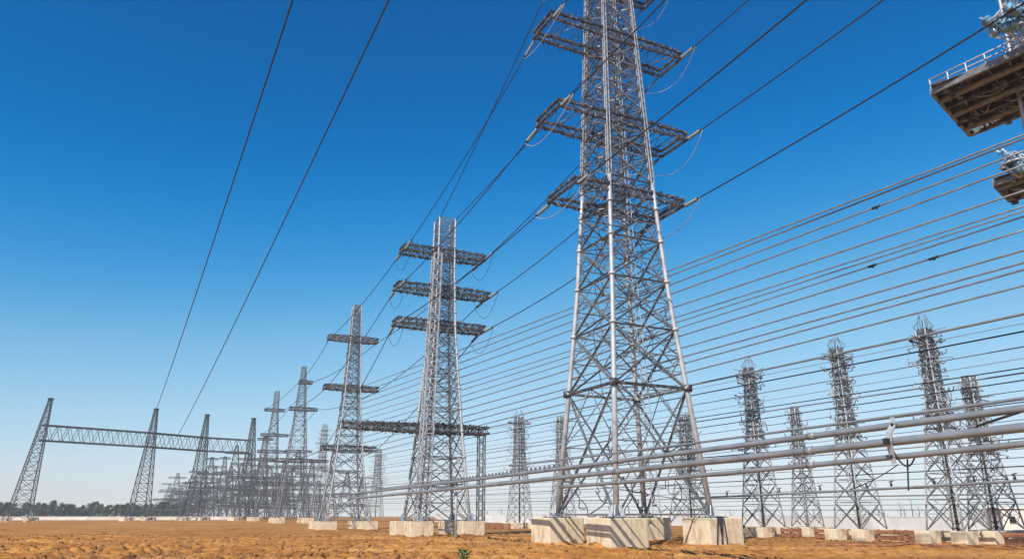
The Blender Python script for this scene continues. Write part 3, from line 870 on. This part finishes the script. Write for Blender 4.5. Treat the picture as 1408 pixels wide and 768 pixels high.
def string_proto():
    root = empty('insulator_string', (0, 0, 0))
    mb = MB(); n_ = 10
    for i in range(n_):
        y = .3 + i * .195
        mb.tube([(0, y, 0), (0, y + .03, 0), (0, y + .075, 0)], [.05, .2, .045], 8)
    mb.build('disc_stack', M['glass'], root)
    mb = MB()
    mb.tube([(0, 0, 0), (0, .34, 0)], .05, 6); mb.build('end_fitting', M['copper'], root)
    mb = MB(); mb.tube([(0, 2.2, 0), (0, 2.6, 0)], .06, 6); mb.box((0, 2.3, 0), .3, .1, .16)
    mb.build('end_clamp', M['copper'], root)
    return root
SP = None
def string(a, d, label):
    global SP
    if SP is None: SP = string_proto(); o = SP
    else: o = copy_tree(SP)
    d = Vector(d).normalized()
    o.location = a
    o.rotation_euler = d.to_track_quat('Y', 'Z').to_euler()
    tag(o, label, 'insulator', 'insulator strings')
    return Vector(a) + d * 2.6

P0 = T1 - ROWDIR * 62 + Vector((0, 0, 0))
def ends(T, yaw, z, l, hw):
    return W(T, yaw, -l, hw, z), W(T, yaw, -l, -hw, z)
arm_names = ('third crossarm down', 'second crossarm down', 'topmost visible crossarm', 'crossarm at the very top')
# attachment points: (tower, yaw, z, reach left, reach right, half width)
AT1 = [(a['z'] - .45, a['l'] - .15, a['r'] - .15, interp(prof1, a['z']) + .1) for a in arms1]
AT2 = [(a['z'] - .45, a['l'] - .15, a['r'] - .15, 1.3) for a in A2]
AT3 = [(a['z'] - .45, a['l'] - .15, a['r'] - .15, 1.05) for a in A3]
for side, sn in ((-1, 'left'), (1, 'right')):
    for k in range(4):
        z, l, r_, hw = AT1[k]; x = side * (l if side < 0 else r_)
        fr = W(T1, Y1, x, -hw, z); bk = W(T1, Y1, x, hw, z)
        z0 = P0 + ARMDIR * x + Vector((0, 0, z + 1.2))
        # next tower
        kk = {0: 2, 1: 1, 2: 0, 3: 0}[k]
        z2, l2, r2v, hw2 = AT2[kk]; x2 = side * (l2 if side < 0 else r2v)
        if k == 3: nxt = W(T2, ROWYAW, side * 1.2, -1.2, 43.8)
        else: nxt = W(T2, ROWYAW, x2, -hw2, z2)
        df = (z0 - fr).normalized(); db = (nxt - bk).normalized()
        e0 = string(fr, df - Vector((0, 0, .04)), 'insulator string, %s end of tallest pylon\'s %s, viewer\'s side' % (sn, arm_names[k]))
        e1 = string(bk, db - Vector((0, 0, .04)), 'insulator string, %s end of tallest pylon\'s %s, far side' % (sn, arm_names[k]))
        wire('conductor', 'dark conductor, %s end of tallest pylon\'s %s to above the viewer' % (sn, arm_names[k]), 'power line', 'overhead conductors', sagline(e0, z0, .7), .062, M['cable'])
        if k < 3:
            df2 = (bk - nxt).normalized()
            f2 = string(nxt, df2 - Vector((0, 0, .04)), 'small insulator string at %s end of second pylon\'s %s, near side' % (sn, ('top crossarm', 'middle crossarm', 'lower crossarm')[kk]))
        else: f2 = nxt
        wire('conductor', 'dark conductor, %s end of tallest pylon\'s %s to second pylon' % (sn, arm_names[k]), 'power line', 'overhead conductors', sagline(e1, f2, .5), .058, M['cable'])
        # jumper loop under the arm end
        mid = (fr + bk) / 2 - Vector((0, 0, 1.9 + .5 * (k % 2))) + ARMDIR * side * .5
        pts = []
        for i in range(15):
            t = i / 14
            p = (1 - t) ** 2 * e0 + 2 * t * (1 - t) * (mid * 2 - (e0 + e1) / 2) + t * t * e1
            pts.append(p)
        wire('jumper_wire', 'pale jumper loop under %s end of tallest pylon\'s %s' % (sn, arm_names[k]), 'jumper wire', 'jumper wires', pts, .035, M['steel_pale'], 5)
    # second to third pylon, third to fourth, fourth to fifth
    for k, k3 in ((0, 0), (1, 1), (2, 2)):
        z2, l2, r2v, hw2 = AT2[k]; x2 = side * (l2 if side < 0 else r2v)
        z3, l3, r3, hw3 = AT3[k3]; x3 = side * (l3 if side < 0 else r3)
        a_, b_ = W(T2, ROWYAW, x2, hw2, z2), W(T3, ROWYAW, x3, -hw3, z3)
        nm = ('top', 'middle', 'lower')[k]
        e = string(a_, (b_ - a_), 'small insulator string at %s end of second pylon\'s %s crossarm, far side' % (sn, nm))
        wire('conductor', 'dark conductor from %s end of second pylon\'s %s crossarm to next pylon' % (sn, nm), 'power line', 'overhead conductors', sagline(e, b_, .7), .06, M['cable'])
        n1 = W(T2, ROWYAW, x2, -hw2, z2); f2 = n1 + (W(T1, Y1, x2, 2, z2 + 4) - n1).normalized() * 2.6
        mid = (e + f2) / 2 - Vector((0, 0, 2.6))
        pts = [(1 - t) ** 2 * f2 + 2 * t * (1 - t) * (mid * 2 - (e + f2) / 2) + t * t * e for t in [i / 12 for i in range(13)]]
        wire('jumper_wire', 'thin jumper loop under %s end of second pylon\'s %s crossarm' % (sn, nm), 'jumper wire', 'jumper wires', pts, .03, M['cable'], 5)
        z4 = A4[k]['z']; x4 = side * (A4[k]['l'] if side < 0 else A4[k]['r'])
        c_ = W(T3, ROWYAW, x3, hw3, z3); d_ = W(T4, ROWYAW, x4, -.9, z4)
        wire('conductor', 'thin conductor from %s end of busbar-end pylon\'s %s arm to stubby-armed pylon' % (sn, nm), 'power line', 'overhead conductors', sagline(c_, d_, 1.0), .065, M['cable'])
        z5 = A5[k]['z']; x5 = side * (A5[k]['l'] if side < 0 else A5[k]['r'])
        wire('conductor', 'thin far conductor from %s end of stubby-armed pylon\'s %s arm to four-armed pylon' % (sn, nm), 'power line', 'overhead conductors', sagline(W(T4, ROWYAW, x4, .9, z4), W(T5, ROWYAW, x5, -.8, z5), .8), .07, M['cable'])

# the two long lines that drop to the gantry
for (px, py), (qx, qy), top, lab in (((400, 0), (217, 562), gl[1][1], 'long black conductor dropping to the peak of the second gantry leg'), ((530, 0), (247, 592), None, 'long black conductor dropping to the gantry beam between its second and third legs')):
    if top is None:
        fz = lambda bt: lerp(bt[0], bt[1], (zb[0] - bt[0].z) / (bt[1].z - bt[0].z))
        top = lerp(fz(gl[1]), fz(gl[2]), .48)
    p_ = at(px, py, 42)
    ex = lerp(top, p_, 1.14)
    wire('conductor', lab, 'power line', 'overhead conductors', sagline(top, ex, 1.6, 24), [.10 - .045 * i / 24 for i in range(25)], M['cable'])

# ------------------------------------------------------------------ fan of lines right of the tallest pylon
FAN = [(185, 341, 441), (190, 347, 446), (207, 369, 458), (226, 386, 471), (262, 405, 483), (283, 421, 498), (289, 426, 503), (297, 433, 509), (316, 446, 519), (341, 462, 531), (357, 474, 540), (366, 483, 549), (390, 500, 560)]
words = ['topmost', 'second', 'third', 'fourth', 'fifth', 'sixth', 'seventh', 'eighth', 'ninth', 'tenth', 'eleventh', 'twelfth', 'lowest']
LF = 47.0
FANL = []
for i, (y0, y1, y2) in enumerate(FAN):
    a_ = on_row(1408, y0, LF + .25 * (i % 3)); zz = 27.0 - 13.2 * i / 12
    far = W(T3, ROWYAW, interp(prof3, zz) + .05, (-.6, 0, .6)[i % 3] * interp(prof3, zz), zz); near_ = lerp(a_, far, -.02 if i < 9 else -.25)
    FANL.append((near_, far, .15 + .05 * (i % 4)))
    wire('conductor', '%s grey cable in the fan of lines right of the tallest pylon' % words[i], 'power line', 'fan of cables', sagline(near_, far, .15 + .05 * (i % 4), 24), .052 if i in (5, 6, 7) else .062, M['alu'])
# clamps and spacers sitting on the fan lines
for i, (px, yy, li) in enumerate(((1207, 281, 2), (1197, 366, 7), (1283, 338, 8))):
    p_ = min(sagline(*FANL[li], 400), key=lambda v: abs(704 + FPX * v.x / (v.y * math.cos(PITCH) + (v.z - EYE) * math.sin(PITCH)) - px))
    mb = MB(); mb.tube([(-.13, .3, 0), (.13, -.3, 0)], .09, 8); mb.box((0, 0, -.04), .16, .16, .2, ROWYAW)
    tag(mb.build('line_clamp', M['copper'], None, p_), 'small dark clamp gripping the %s cable of the fan at right' % words[li], 'clamp', 'cable clamps')

# lines carried by the spiky towers behind: the heavy tube at their heads and thinner lines below
def row_line(name, label, lat0, p, q, r, m, t0=-.05, t1=1.0, cat='power line', group='lines behind the pylons', sag=.1):
    a_ = on_row(*p, lat0); b_ = on_row(*q, lat0)
    return wire(name, label, cat, group, sagline(lerp(a_, b_, t0), lerp(a_, b_, t1), sag, 24), r, m)
row_line('busbar', 'heavy grey tube running along the heads of the spiky towers', 71.2, (1408, 431), (655, 591), .13, M['pipe'], cat='busbar', group='busbar tubes')
LOW = [(455, 610), (476, 618), (505, 628), (512, 632), (522, 640), (552, 650), (590, 660), (602, 668), (640, 682), (678, 690)]
lw_ = ['first', 'second', 'third', 'fourth', 'fifth', 'sixth', 'seventh', 'eighth', 'ninth', 'lowest']
for i, (y0, y2) in enumerate(LOW):
    row_line('conductor', '%s thin line below the heavy tube of the spiky towers' % lw_[i], 70.6 + .3 * (i % 4), (1408, y0), (600, y2), .055 if i % 3 else .075, M['alu'] if i % 2 else M['cable'], t1=1.5)
LOW2 = [(536, 646, 76), (566, 655, 76), (576, 664, 79), (616, 672, 79), (628, 677, 76), (652, 683, 79), (667, 687, 84), (684, 693, 84), (692, 697, 84), (700, 700, 79), (444, 604, 84), (492, 624, 84)]
for i, (y0, y2, lt) in enumerate(LOW2):
    row_line('conductor', 'faint thin line low behind the spiky towers, one of a dozen', lt, (1408, y0), (600, y2), .038, M['alu'] if i % 3 else M['cable'], t1=1.6, group='faint lines low behind the towers')
row_line('busbar', 'low thin busbar with small fittings behind the footings, near the ground', 68.5, (1408, 660), (950, 684), .13, M['pipe'], cat='busbar', group='busbar tubes')
fx = [(1396, 660), (1340, 663), (1285, 666), (1226, 669), (1192, 671), (1128, 674), (1072, 677), (1000, 681)]
for i, (px, py) in enumerate(fx):
    a_ = on_row(px, py + .6, 68.5)
    mb = MB(); mb.tube([(0, 0, .1), (0, 0, .5)], [.13, .06], 6); mb.bar((-.2, 0, .5), (.3, .1, .62), .08)
    tag(mb.build('pipe_fitting', M['copper'], None, a_), 'tiny dark fitting on the low thin busbar near the ground', 'fitting', 'fittings on the low busbar')

# ------------------------------------------------------------------ three big busbar tubes in front
LB = 30.0
end3 = W(T3, ROWYAW, -4.0, -4.0, 0)
def big_pipe(label, y0, x1, y1, r, name='busbar', xr=1408, lat=LB, flange=True):
    a_ = on_row(1408, y0, lat); b_ = on_row(x1, y1, lat)
    root = tag(empty(name, (a_.x, a_.y, a_.z)), label, 'busbar', 'busbar tubes')
    u = (b_ - a_); L = u.length; u.normalize()
    p0 = -u * 7.0; p1 = u * L
    mb = MB(); mb.tube(sagline(p0, p1, .12, 30), r, 12); mb.build('tube', M['pipe'], root)
    if flange:
        k = 0; s = 10.0
        mb_ = None
        while s < L:
            c = u * s - Vector((0, 0, .12 * 4 * ((s + 7) / (L + 7)) * (1 - (s + 7) / (L + 7))))
            mb = MB(); mb.tube([c - u * .22, c + u * .22], r * 1.18, 12); mb.build('coupling', M['pipe'], root)
            s += 17 + 3 * (k % 2); k += 1
    return a_, u, L, root
B1 = big_pipe('upper thick grey busbar tube crossing in front of both big pylons', 560, 480, 679, .145)
B2 = big_pipe('middle thick grey busbar tube crossing in front of both big pylons', 586, 480, 685, .17, lat=LB - .3)
B3 = big_pipe('lower thick grey busbar tube, ending just left of the tallest pylon', 607, 770, 669, .12, lat=LB - .1)
B4 = big_pipe('thin pipe running just above the upper thick busbar tube', 545, 700, 640, .065, lat=LB + .35, flange=False)
# studs along the upper tube (cable cleats) in front of the tallest pylon
a_, u, L, rt = B1
mb = MB()
for i in range(70):
    s = 36 + i * .85
    c = u * s - Vector((0, 0, .12 * 4 * ((s + 7) / (L + 7)) * (1 - (s + 7) / (L + 7))))
    mb.box(c + Vector((0, 0, .24)), .12, .2, .26, ROWYAW); 
mb.bar(u * 35.5 + Vector((0, 0, .3)) - Vector((0, 0, .2)), u * 96 + Vector((0, 0, .28)) - Vector((0, 0, .3)), .05)
mb.build('cleat_row', M['steel'], rt)
# strap that ties the three tubes together
def pipe_at(B, px, extra=0):
    a_, u, L, rt = B
    s = 0; best = None
    for i in range(400):
        s = i * .15
        p_ = a_ + u * s - Vector((0, 0, .12 * 4 * ((s + 7) / (L + 7)) * (1 - (s + 7) / (L + 7))))
        y = (p_.y * math.cos(PITCH) + (p_.z - EYE) * math.sin(PITCH)); X = 704 + p_.x / y * FPX
        if best is None or abs(X - px) < best[0]: best = (abs(X - px), p_)
    return best[1]
q1, q2, q3 = pipe_at(B1, 1234), pipe_at(B2, 1230), pipe_at(B3, 1232)
root = tag(empty('tube_clamp', q3 - Vector((0, 0, .2))), 'pale vertical clamp strap tying the three thick tubes together at right', 'clamp')
o_ = Vector(root.location)
mb = MB(); sd = -ARMDIR * .27
pts = [q1 + Vector((0, 0, .3)) + sd, q1 + sd * 1.02, lerp(q1, q2, .5) + sd * 1.02 - Vector((.08, 0, 0)), q2 + sd * 1.02, q3 + sd, q3 - Vector((0, 0, .3)) + sd * .9]
for i in range(5): mb.bar(pts[i] - o_, pts[i + 1] - o_, (.2, .27, .30, .26, .2)[i], .05 + .004 * i, up=ARMDIR)
mb.build('strap', M['steel_pale'], root)
mb = MB()
for qq in (q1, q2, q3):
    mb.tube([qq - ARMDIR * .36 - o_, qq + ARMDIR * .36 - o_], .07, 8)
mb.box(q2 - o_ + sd * 1.35, .26, .2, .24, ROWYAW)
mb.build('bolt', M['copper'], root)
def droop(label, p, q, drop, r, m=M['cable']):
    wire('jumper_wire', label, 'jumper wire', 'jumper wires', sagline(p, q, drop, 14), r, m, 5)
droop('black loop of cable hanging from the clamp strap on the thick tubes', q2 + sd, q3 + Vector((.62, -.2, -.02)), .65, .035)
droop('thin black cable slanting down to the left from the clamp strap', q3 - Vector((0, 0, .3)), q3 + Vector((-1.4, 1.7, -1.25)), .1, .022)
droop('knotted dark cable end dangling below the lower thick tube', q3 + Vector((.35, -.1, -.1)), q3 + Vector((.2, -.1, -1.35)), .0, .035)
s1 = pipe_at(B1, 1400); s2 = pipe_at(B2, 1368)
droop('short black strut between the upper and middle thick tubes near the right edge', s1 - Vector((0, 0, .1)), lerp(s1, s2, .6) + Vector((-.55, .8, -.05)), 0, .05)

# bracket posts that carry the tubes past the second pylon and at their far end
for B, px, nm in ((B1, 613, 'second pylon'),):
    p_ = pipe_at(B, px)
    g = gz(p_.x, p_.y)
    root = tag(empty('support_post', (p_.x, p_.y, g), ROWYAW), 'slim pale post carrying the thick tubes in front of the second pylon', 'support post')
    mb = MB(); mb.tube([(0.25, 0.3, 0), (0.25, .3, p_.z - g + .3)], .13, 8); mb.box((.25, .3, .1), .7, .7, .2); mb.build('post', M['steel_pale'], root)
    mb = MB(); mb.bar((-.6, .3, p_.z - g - .26), (.9, .3, p_.z - g - .26), .14); mb.build('bracket', M['steel_dark'], root)

# ------------------------------------------------------------------ near structure at the right edge
NT = on_row(1281, 126, 49)
def on_level(px, py, z):
    d = ray(px, py); return Vector((0, 0, EYE)) + d * ((z - EYE) / d.z)
U = (on_level(1408, 68, NT.z) - NT).normalized()       # along the arm towards its mast
V = (on_level(1333, 184, NT.z) - NT)
Wfull = V.length; V.normalize()

mast_c = on_level(1436, 128, NT.z)
Lp, Wp = max(6.0, (mast_c - NT).dot(U) + 1.2), Wfull
yawN = math.atan2(V.y, V.x)
g = gz(mast_c.x, mast_c.y)
profN = [(.6, 2.6), (16, 1.6), (NT.z + 12, 1.0)]
NR = lattice_tower('lattice_pylon', 'near pylon mostly outside the frame, its platform arms reaching in at the right edge', 'pylon', 'lattice pylons', Vector((mast_c.x, mast_c.y, g)), yawN, profN, levels_of(profN, .7), .17, .1, [], MT, detail=1)
org = Vector((mast_c.x, mast_c.y, g))
rotN = Matrix.Rotation(-yawN, 3, 'Z')
def LN(p): return rotN @ (Vector(p) - org)
def platform(P0, L, Wd, rail, seed, th=.5):
    rnd = random.Random(seed)
    c = [P0, P0 + U * L, P0 + U * L + V * Wd, P0 + V * Wd]
    mb = MB()
    for i in range(4): mb.bar(LN(c[i]), LN(c[(i + 1) % 4]), .22, th)
    arm = mb.build('platform_frame', M['steel'], NR)
    mb = MB()
    for k in range(1, 6):
        t = k / 6
        a_, b_ = P0 + V * Wd * t, P0 + V * Wd * t + U * L
        dz = Vector((0, 0, -.05 - .1 * (k % 2)))
        if k % 2:
            tb = MB(); tb.tube([LN(a_ + dz), LN(b_ + dz)], .2 + .06 * rnd.random(), 8); tb.build('girder_tube', M['steel'], arm)
        else: mb.bar(LN(a_ + dz), LN(b_ + dz), .26, .42)
    for k in range(1, 5):
        a_ = P0 + U * L * k / 5 + Vector((0, 0, .05)); mb.bar(LN(a_), LN(a_ + V * Wd), .12, .2)
    for k in range(26):
        p_ = P0 + U * L * rnd.random() + V * Wd * rnd.random()
        mb.box(LN(p_ - Vector((0, 0, .3))), rnd.uniform(.12, .45), rnd.uniform(.12, .4), rnd.uniform(.1, .3))
    mb.build('girder_web', M['steel_dark'], arm)
    mb = MB()
    for k in range(5):
        mb.box(LN(P0 + V * Wd * (k + .5) / 5 + U * L * .5 + Vector((0, 0, .17))), Wd / 5 - .03, L - .3, .03)
    mb.build('deck_plate', M['steel_dark'], arm)
    mb = MB()
    for k in range(6):
        p_ = P0 + V * Wd * rnd.uniform(.15, .95) + U * L * rnd.uniform(.1, .7) - Vector((0, 0, .35))
        q_ = p_ + U * rnd.uniform(.5, 2.2) + V * rnd.uniform(-.6, .6)
        mb.tube([LN(x) for x in sagline(p_, q_, rnd.uniform(.2, .5), 8)], .045, 5)
    mb.build('loose_cable', M['alu'], arm)
    if rail:
        mb = MB()
        for a_, b_ in ((c[0], c[1]),):
            for hgt in (.35, .75): mb.tube([LN(a_ + Vector((0, 0, hgt + .2))), LN(b_ + Vector((0, 0, hgt + .2)))], .05, 6)
            for k in range(6): mb.bar(LN(lerp(a_, b_, k / 5) + Vector((0, 0, .2))), LN(lerp(a_, b_, k / 5) + Vector((0, 0, .95))), .06)
        mb.build('guard_rail', M['steel_pale'], arm)
    return arm
platform(NT, Lp, Wp, True, 5)
N2 = on_row(1367, 252, 49)
platform(N2, 5.5, 3.6, False, 9, .4)
# bluish glass insulator cluster above and beside the platforms
def glass_cluster(c, R_, n_, seed, label_parent):
    rnd = random.Random(seed); mb = MB(); fr = MB()
    for k in range(n_):
        d = Vector((rnd.uniform(-1, 1), rnd.uniform(-1, 1), rnd.uniform(-1, 1))).normalized()
        p_ = c + d * R_ * rnd.uniform(.1, .9)
        ax = Vector((rnd.uniform(-1, 1), rnd.uniform(-1, 1), rnd.uniform(-.3, 1))).normalized()
        for j in range(4):
            q_ = p_ + ax * j * .26
            mb.tube([LN(q_), LN(q_ + ax * .06), LN(q_ + ax * .14)], [.09, .34, .08], 10)
        fr.tube([LN(p_ - ax * .3), LN(p_ + ax * 1.3)], .06, 6)
    for k in range(10):
        t = k * .628; a_ = c + Vector((math.cos(t), math.sin(t), 0)) * R_ * .9; b_ = c + Vector((math.cos(t + .628), math.sin(t + .628), 0)) * R_ * .9
        fr.tube([LN(a_), LN(b_)], .06, 6)
        if k % 2: fr.tube([LN(a_), LN(c - Vector((0, 0, R_ * .9)))], .05, 5)
        if k % 2: fr.tube([LN(a_), LN(c + Vector((0, 0, R_ * .9)))], .05, 5)
    fr.tube([LN(c), LN(Vector((mast_c.x, mast_c.y, c.z)))], .12, 8)
    o = fr.build('insulator_cage', M['steel_pale'], NR); mb.build('glass_disc', M['glass_blue'], o)
pc = on_row(1402, 28, 49); glass_cluster(pc, 2.0, 22, 3, NR)
pc = on_row(1399, 226, 49); glass_cluster(pc, 1.0, 7, 4, NR)
fr_t = on_row(1405, 205, 49)

# ------------------------------------------------------------------ low barriers, walls, building, far masts
def beam_row(label, p, q, h, lat):
    a_ = on_row(p, 709, lat); b_ = on_row(q, 709, lat)
    root = tag(empty('rusty_barrier', (a_.x, a_.y, gz(a_.x, a_.y)), math.atan2(b_.y - a_.y, b_.x - a_.x)), label, 'barrier', 'rusty barriers')
    L = (b_ - a_).length
    for z, hh in ((h * .33, h * .4), (h * .78, h * .34)):
        mb = MB(); mb.bar((0, 0, z), (L, 0, z), .24, hh); mb.build('beam', M['rust'], root)
    mb = MB()
    nn = max(2, int(L / 3.2))
    for i in range(nn + 1): mb.box((L * i / nn, .16, h * .5), .24, .24, h)
    mb.build('post', M['rust'], root)
beam_row('low rusty brown barrier between the middle and the rightmost tall spiky towers', 1203, 1283, 1.15, 71)
beam_row('low rusty brown barrier between the thin short tower and the middle spiky tower', 1118, 1148, 1.1, 72)
beam_row('low rusty brown barrier left of the thin short tower', 1072, 1096, 1.1, 72)
beam_row('low rusty brown barrier at the right edge behind the last footing', 1376, 1470, 1.15, 70)
beam_row('low rusty barrier in the shade between the second pylon and the next tower', 655, 700, 1.0, 66)

def wall(label, pts, h, th, m, name='boundary_wall', pier=12, zoff=0):
    root = tag(empty(name, (pts[0][0], pts[0][1], gz(*pts[0]) + zoff)), label, 'wall')
    o_ = Vector(root.location); mb, cp, pr = MB(), MB(), MB()
    for (x0, y0), (x1, y1) in zip(pts, pts[1:]):
        a_, b_ = Vector((x0, y0, gz(x0, y0))) - o_, Vector((x1, y1, gz(x1, y1))) - o_
        mb.bar(a_ + Vector((0, 0, h / 2 - .2)), b_ + Vector((0, 0, h / 2 - .2)), th, h + .4)
        cp.bar(a_ + Vector((0, 0, h + .06)), b_ + Vector((0, 0, h + .06)), th + .12, .14)
        n_ = max(1, int((b_ - a_).length / pier))
        for i in range(n_ + 1): pr.box(lerp(a_, b_, i / n_) + Vector((0, 0, h / 2)), th + .22, th + .22, h + .5, math.atan2((b_ - a_).y, (b_ - a_).x))
    mb.build('wall_panel', m, root); cp.build('coping', m, root); pr.build('pier', m, root)
    return root
wl = [at(-60, 709, 325), at(120, 709, 330), at(235, 709, 338), at(330, 709, 345)]
wall('long low white wall in front of the treeline on the left', [(p_.x, p_.y) for p_ in wl], 1.3, .4, M['wall'])
wr = [at(600, 709, 236), at(1050, 709, 172), at(1408, 709, 122), at(1520, 709, 110)]
wall('low whitish wall stretching behind the spiky towers on the right', [(p_.x, p_.y) for p_ in wr], 2.15, .35, M['wall_grey'])

# white building at the right edge
bc = at(1402, 709, 112)
root = tag(empty('low_building', (bc.x, bc.y, gz(bc.x, bc.y)), -.25), 'plain white low building behind the wall at the right edge', 'building')
mb = MB(); mb.box((0, 0, 1.7), 6.5, 6, 3.4); mb.build('wall', M['wall'], root)
mb = MB(); mb.box((0, 0, 3.48), 7.0, 6.5, .18); mb.build('roof', M['wall'], root)
for x in (-2.0, .2, 2.2):
    mb = MB(); mb.box((x, -3.0, 1.9), .95, .12, 1.1); w_ = mb.build('window', M['wall'], root)
    mb = MB(); mb.box((x, -3.05, 1.9), .8, .06, .95); mb.build('pane', M['copper'], w_)

# far thin masts above the wall on the right
masts = [(1180, 700), (1206, 694), (1216, 702), (1236, 690), (1243, 698), (1252, 686), (1262, 696), (1272, 701), (1060, 702), (1118, 698), (1003, 700), (980, 697), (670, 702), (690, 698), (760, 700)]
mproto = None
for i, (px, py) in enumerate(masts):
    Y = 205 + 14 * (i % 5)
    t = at(px, py, Y); g = gz(t.x, t.y)
    H = 7.0
    if mproto is None:
        mproto = empty('thin_mast', (0, 0, 0))
        mb = MB(); mb.tube([(0, 0, 0), (.2, 0, 4), (0, 0, 7)], [.13, .1, .05], 5); mb.build('pole', M['steel_far'], mproto)
        mb = MB()
        for z, L in ((6.6, 1.0), (5.3, 1.6), (3.8, 1.2)): mb.bar((-L, 0, z), (L, .2, z + .25), .08)
        mb.bar((0, 0, 4.0), (1.5, 0, 5.5), .06); mb.bar((0, 0, 2.4), (-1.3, .1, 4.6), .06)
        mb.build('cross_bar', M['steel_far'], mproto)
        o = mproto
    else: o = copy_tree(mproto)
    o.location = (t.x, t.y, g); o.scale = (1, 1, (t.z - g) / H); o.rotation_euler = (0, 0, random.uniform(0, 3))
    tag(o, 'thin far mast with crossbars rising above the low whitish wall', 'mast', 'thin far masts')

# ------------------------------------------------------------------ treeline on the left
def tree_proto(h, rad, seed, m):
    rnd = random.Random(seed)
    root = empty('broadleaf_tree', (0, 0, 0))
    tr = MB(); tr.tube([(0, 0, -.3), (.15, .1, h * .35), (.05, .2, h * .72)], [.24, .17, .06], 6)
    lv = MB(); clumps = []
    for k in range(20):
        t = rnd.uniform(0, 6.283); z = h * rnd.uniform(.16, .92); rr = rad * (1 - abs(z / h - .55) * 1.35) * rnd.uniform(.3, 1)
        clumps.append(Vector((math.cos(t) * rr, math.sin(t) * rr, z)))
        if k % 2: tr.tube([(0.1, .1, h * .34 + .02 * k), tuple(clumps[-1])], [.09, .03], 4)
    for c_ in clumps:
        cr = rad * rnd.uniform(.28, .5)
        for j in range(70):
            d = Vector((rnd.gauss(0, 1), rnd.gauss(0, 1), rnd.gauss(0, .8))).normalized() * cr * rnd.random() ** .45
            p_ = c_ + d; s = rnd.uniform(.14, .34)
            a_ = Vector((rnd.gauss(0, 1), rnd.gauss(0, 1), rnd.gauss(0, 1))).normalized(); b_ = a_.orthogonal().normalized()
            lv.face([p_ - a_ * s, p_ + b_ * s * .6, p_ + a_ * s, p_ - b_ * s * .6])
    tr.build('trunk', M['bark'], root); lv.build('crown', m, root)
    return root
TP = [tree_proto(8, 2.9, 1, M['leaf']), tree_proto(9, 2.5, 2, M['leaf']), tree_proto(7, 3.2, 3, M['leaf_b']), tree_proto(6, 3.0, 4, M['leaf']), tree_proto(8.5, 2.2, 5, M['leaf_b'])]
tl = ['rounded dark tree in the far treeline behind the white wall', 'tall narrow dark tree in the far treeline behind the white wall', 'broad olive tree in the far treeline behind the white wall', 'low spreading dark tree in the far treeline behind the white wall', 'slender olive tree in the far treeline behind the white wall']
rnd = random.Random(12)
cnt = 0
for x in range(-14, 262, 3):
    px = x + rnd.uniform(-2.5, 2.5)
    if 33 < px < 45 and rnd.random() < .6: continue
    Y = 640 + rnd.uniform(-60, 90)
    t = at(px, 709, Y); k = rnd.randrange(5) if cnt > 4 else cnt
    o = TP[k] if cnt == k and cnt < 5 else copy_tree(TP[k])
    o.location = (t.x, t.y, gz(t.x, t.y)); s = rnd.uniform(1.1, 1.6)
    o.scale = (s * rnd.uniform(.9, 1.15), s, s); o.rotation_euler = (0, 0, rnd.uniform(0, 6))
    tag(o, tl[k], 'tree', 'far treeline trees'); cnt += 1

# ------------------------------------------------------------------ the haze in the air
hm = bpy.data.materials.new("air"); hm.use_nodes = True
hn = hm.node_tree.nodes; hn.remove(hn["Principled BSDF"])
pv = hn.new("ShaderNodeVolumePrincipled")
pv.inputs["Color"].default_value = (.97, .97, .97, 1)
pv.inputs["Density"].default_value = HAZE
pv.inputs["Anisotropy"].default_value = -.1
hm.node_tree.links.new(pv.outputs[0], hn["Material Output"].inputs["Volume"])
mb = MB(); mb.box((0, 900, 34), 3600, 2400, 72)
hz = tag(mb.build("haze", hm), kind="stuff")

# ------------------------------------------------------------------ small green plant at the bottom edge
pp = at(637, 769, 44.0)
gpl = float(ground_height(np.array([pp.x]), np.array([pp.y]))[0])
root = tag(empty('small_plant', (pp.x, pp.y, gpl)), 'small round-leaved green plant alone in the dirt at the bottom edge', 'plant')
rnd = random.Random(2)
st = MB()
for k in range(16):
    t = k * 2.4; el = rnd.uniform(.35, 1.2); L = rnd.uniform(.25, .5)
    b_ = Vector((math.cos(t) * math.cos(el), math.sin(t) * math.cos(el), math.sin(el))) * L
    st.tube([(0, 0, -.05), tuple(b_)], .018, 5)
    lf = MB(); d = b_.normalized(); s = d.cross(Vector((0, 0, 1))).normalized(); w = rnd.uniform(.13, .2); ll = rnd.uniform(.26, .38)
    prof_ = [(0, .15), (.2, .75), (.5, 1), (.8, .7), (1, .08)]
    for (u0, w0), (u1, w1) in zip(prof_, prof_[1:]):
        up = lambda u: b_ + (d * .8 + Vector((0, 0, .25))) * ll * u - Vector((0, 0, .22)) * u * u
        for sg in (-1, 1):
            f = [up(u0), up(u1), up(u1) + s * sg * w * w1 + Vector((0, 0, .05 * w1)), up(u0) + s * sg * w * w0 + Vector((0, 0, .05 * w0))]
            lf.face(f)
    lf.build('leaf', M['plant'], root)
st.build('stem', M['plant'], root)
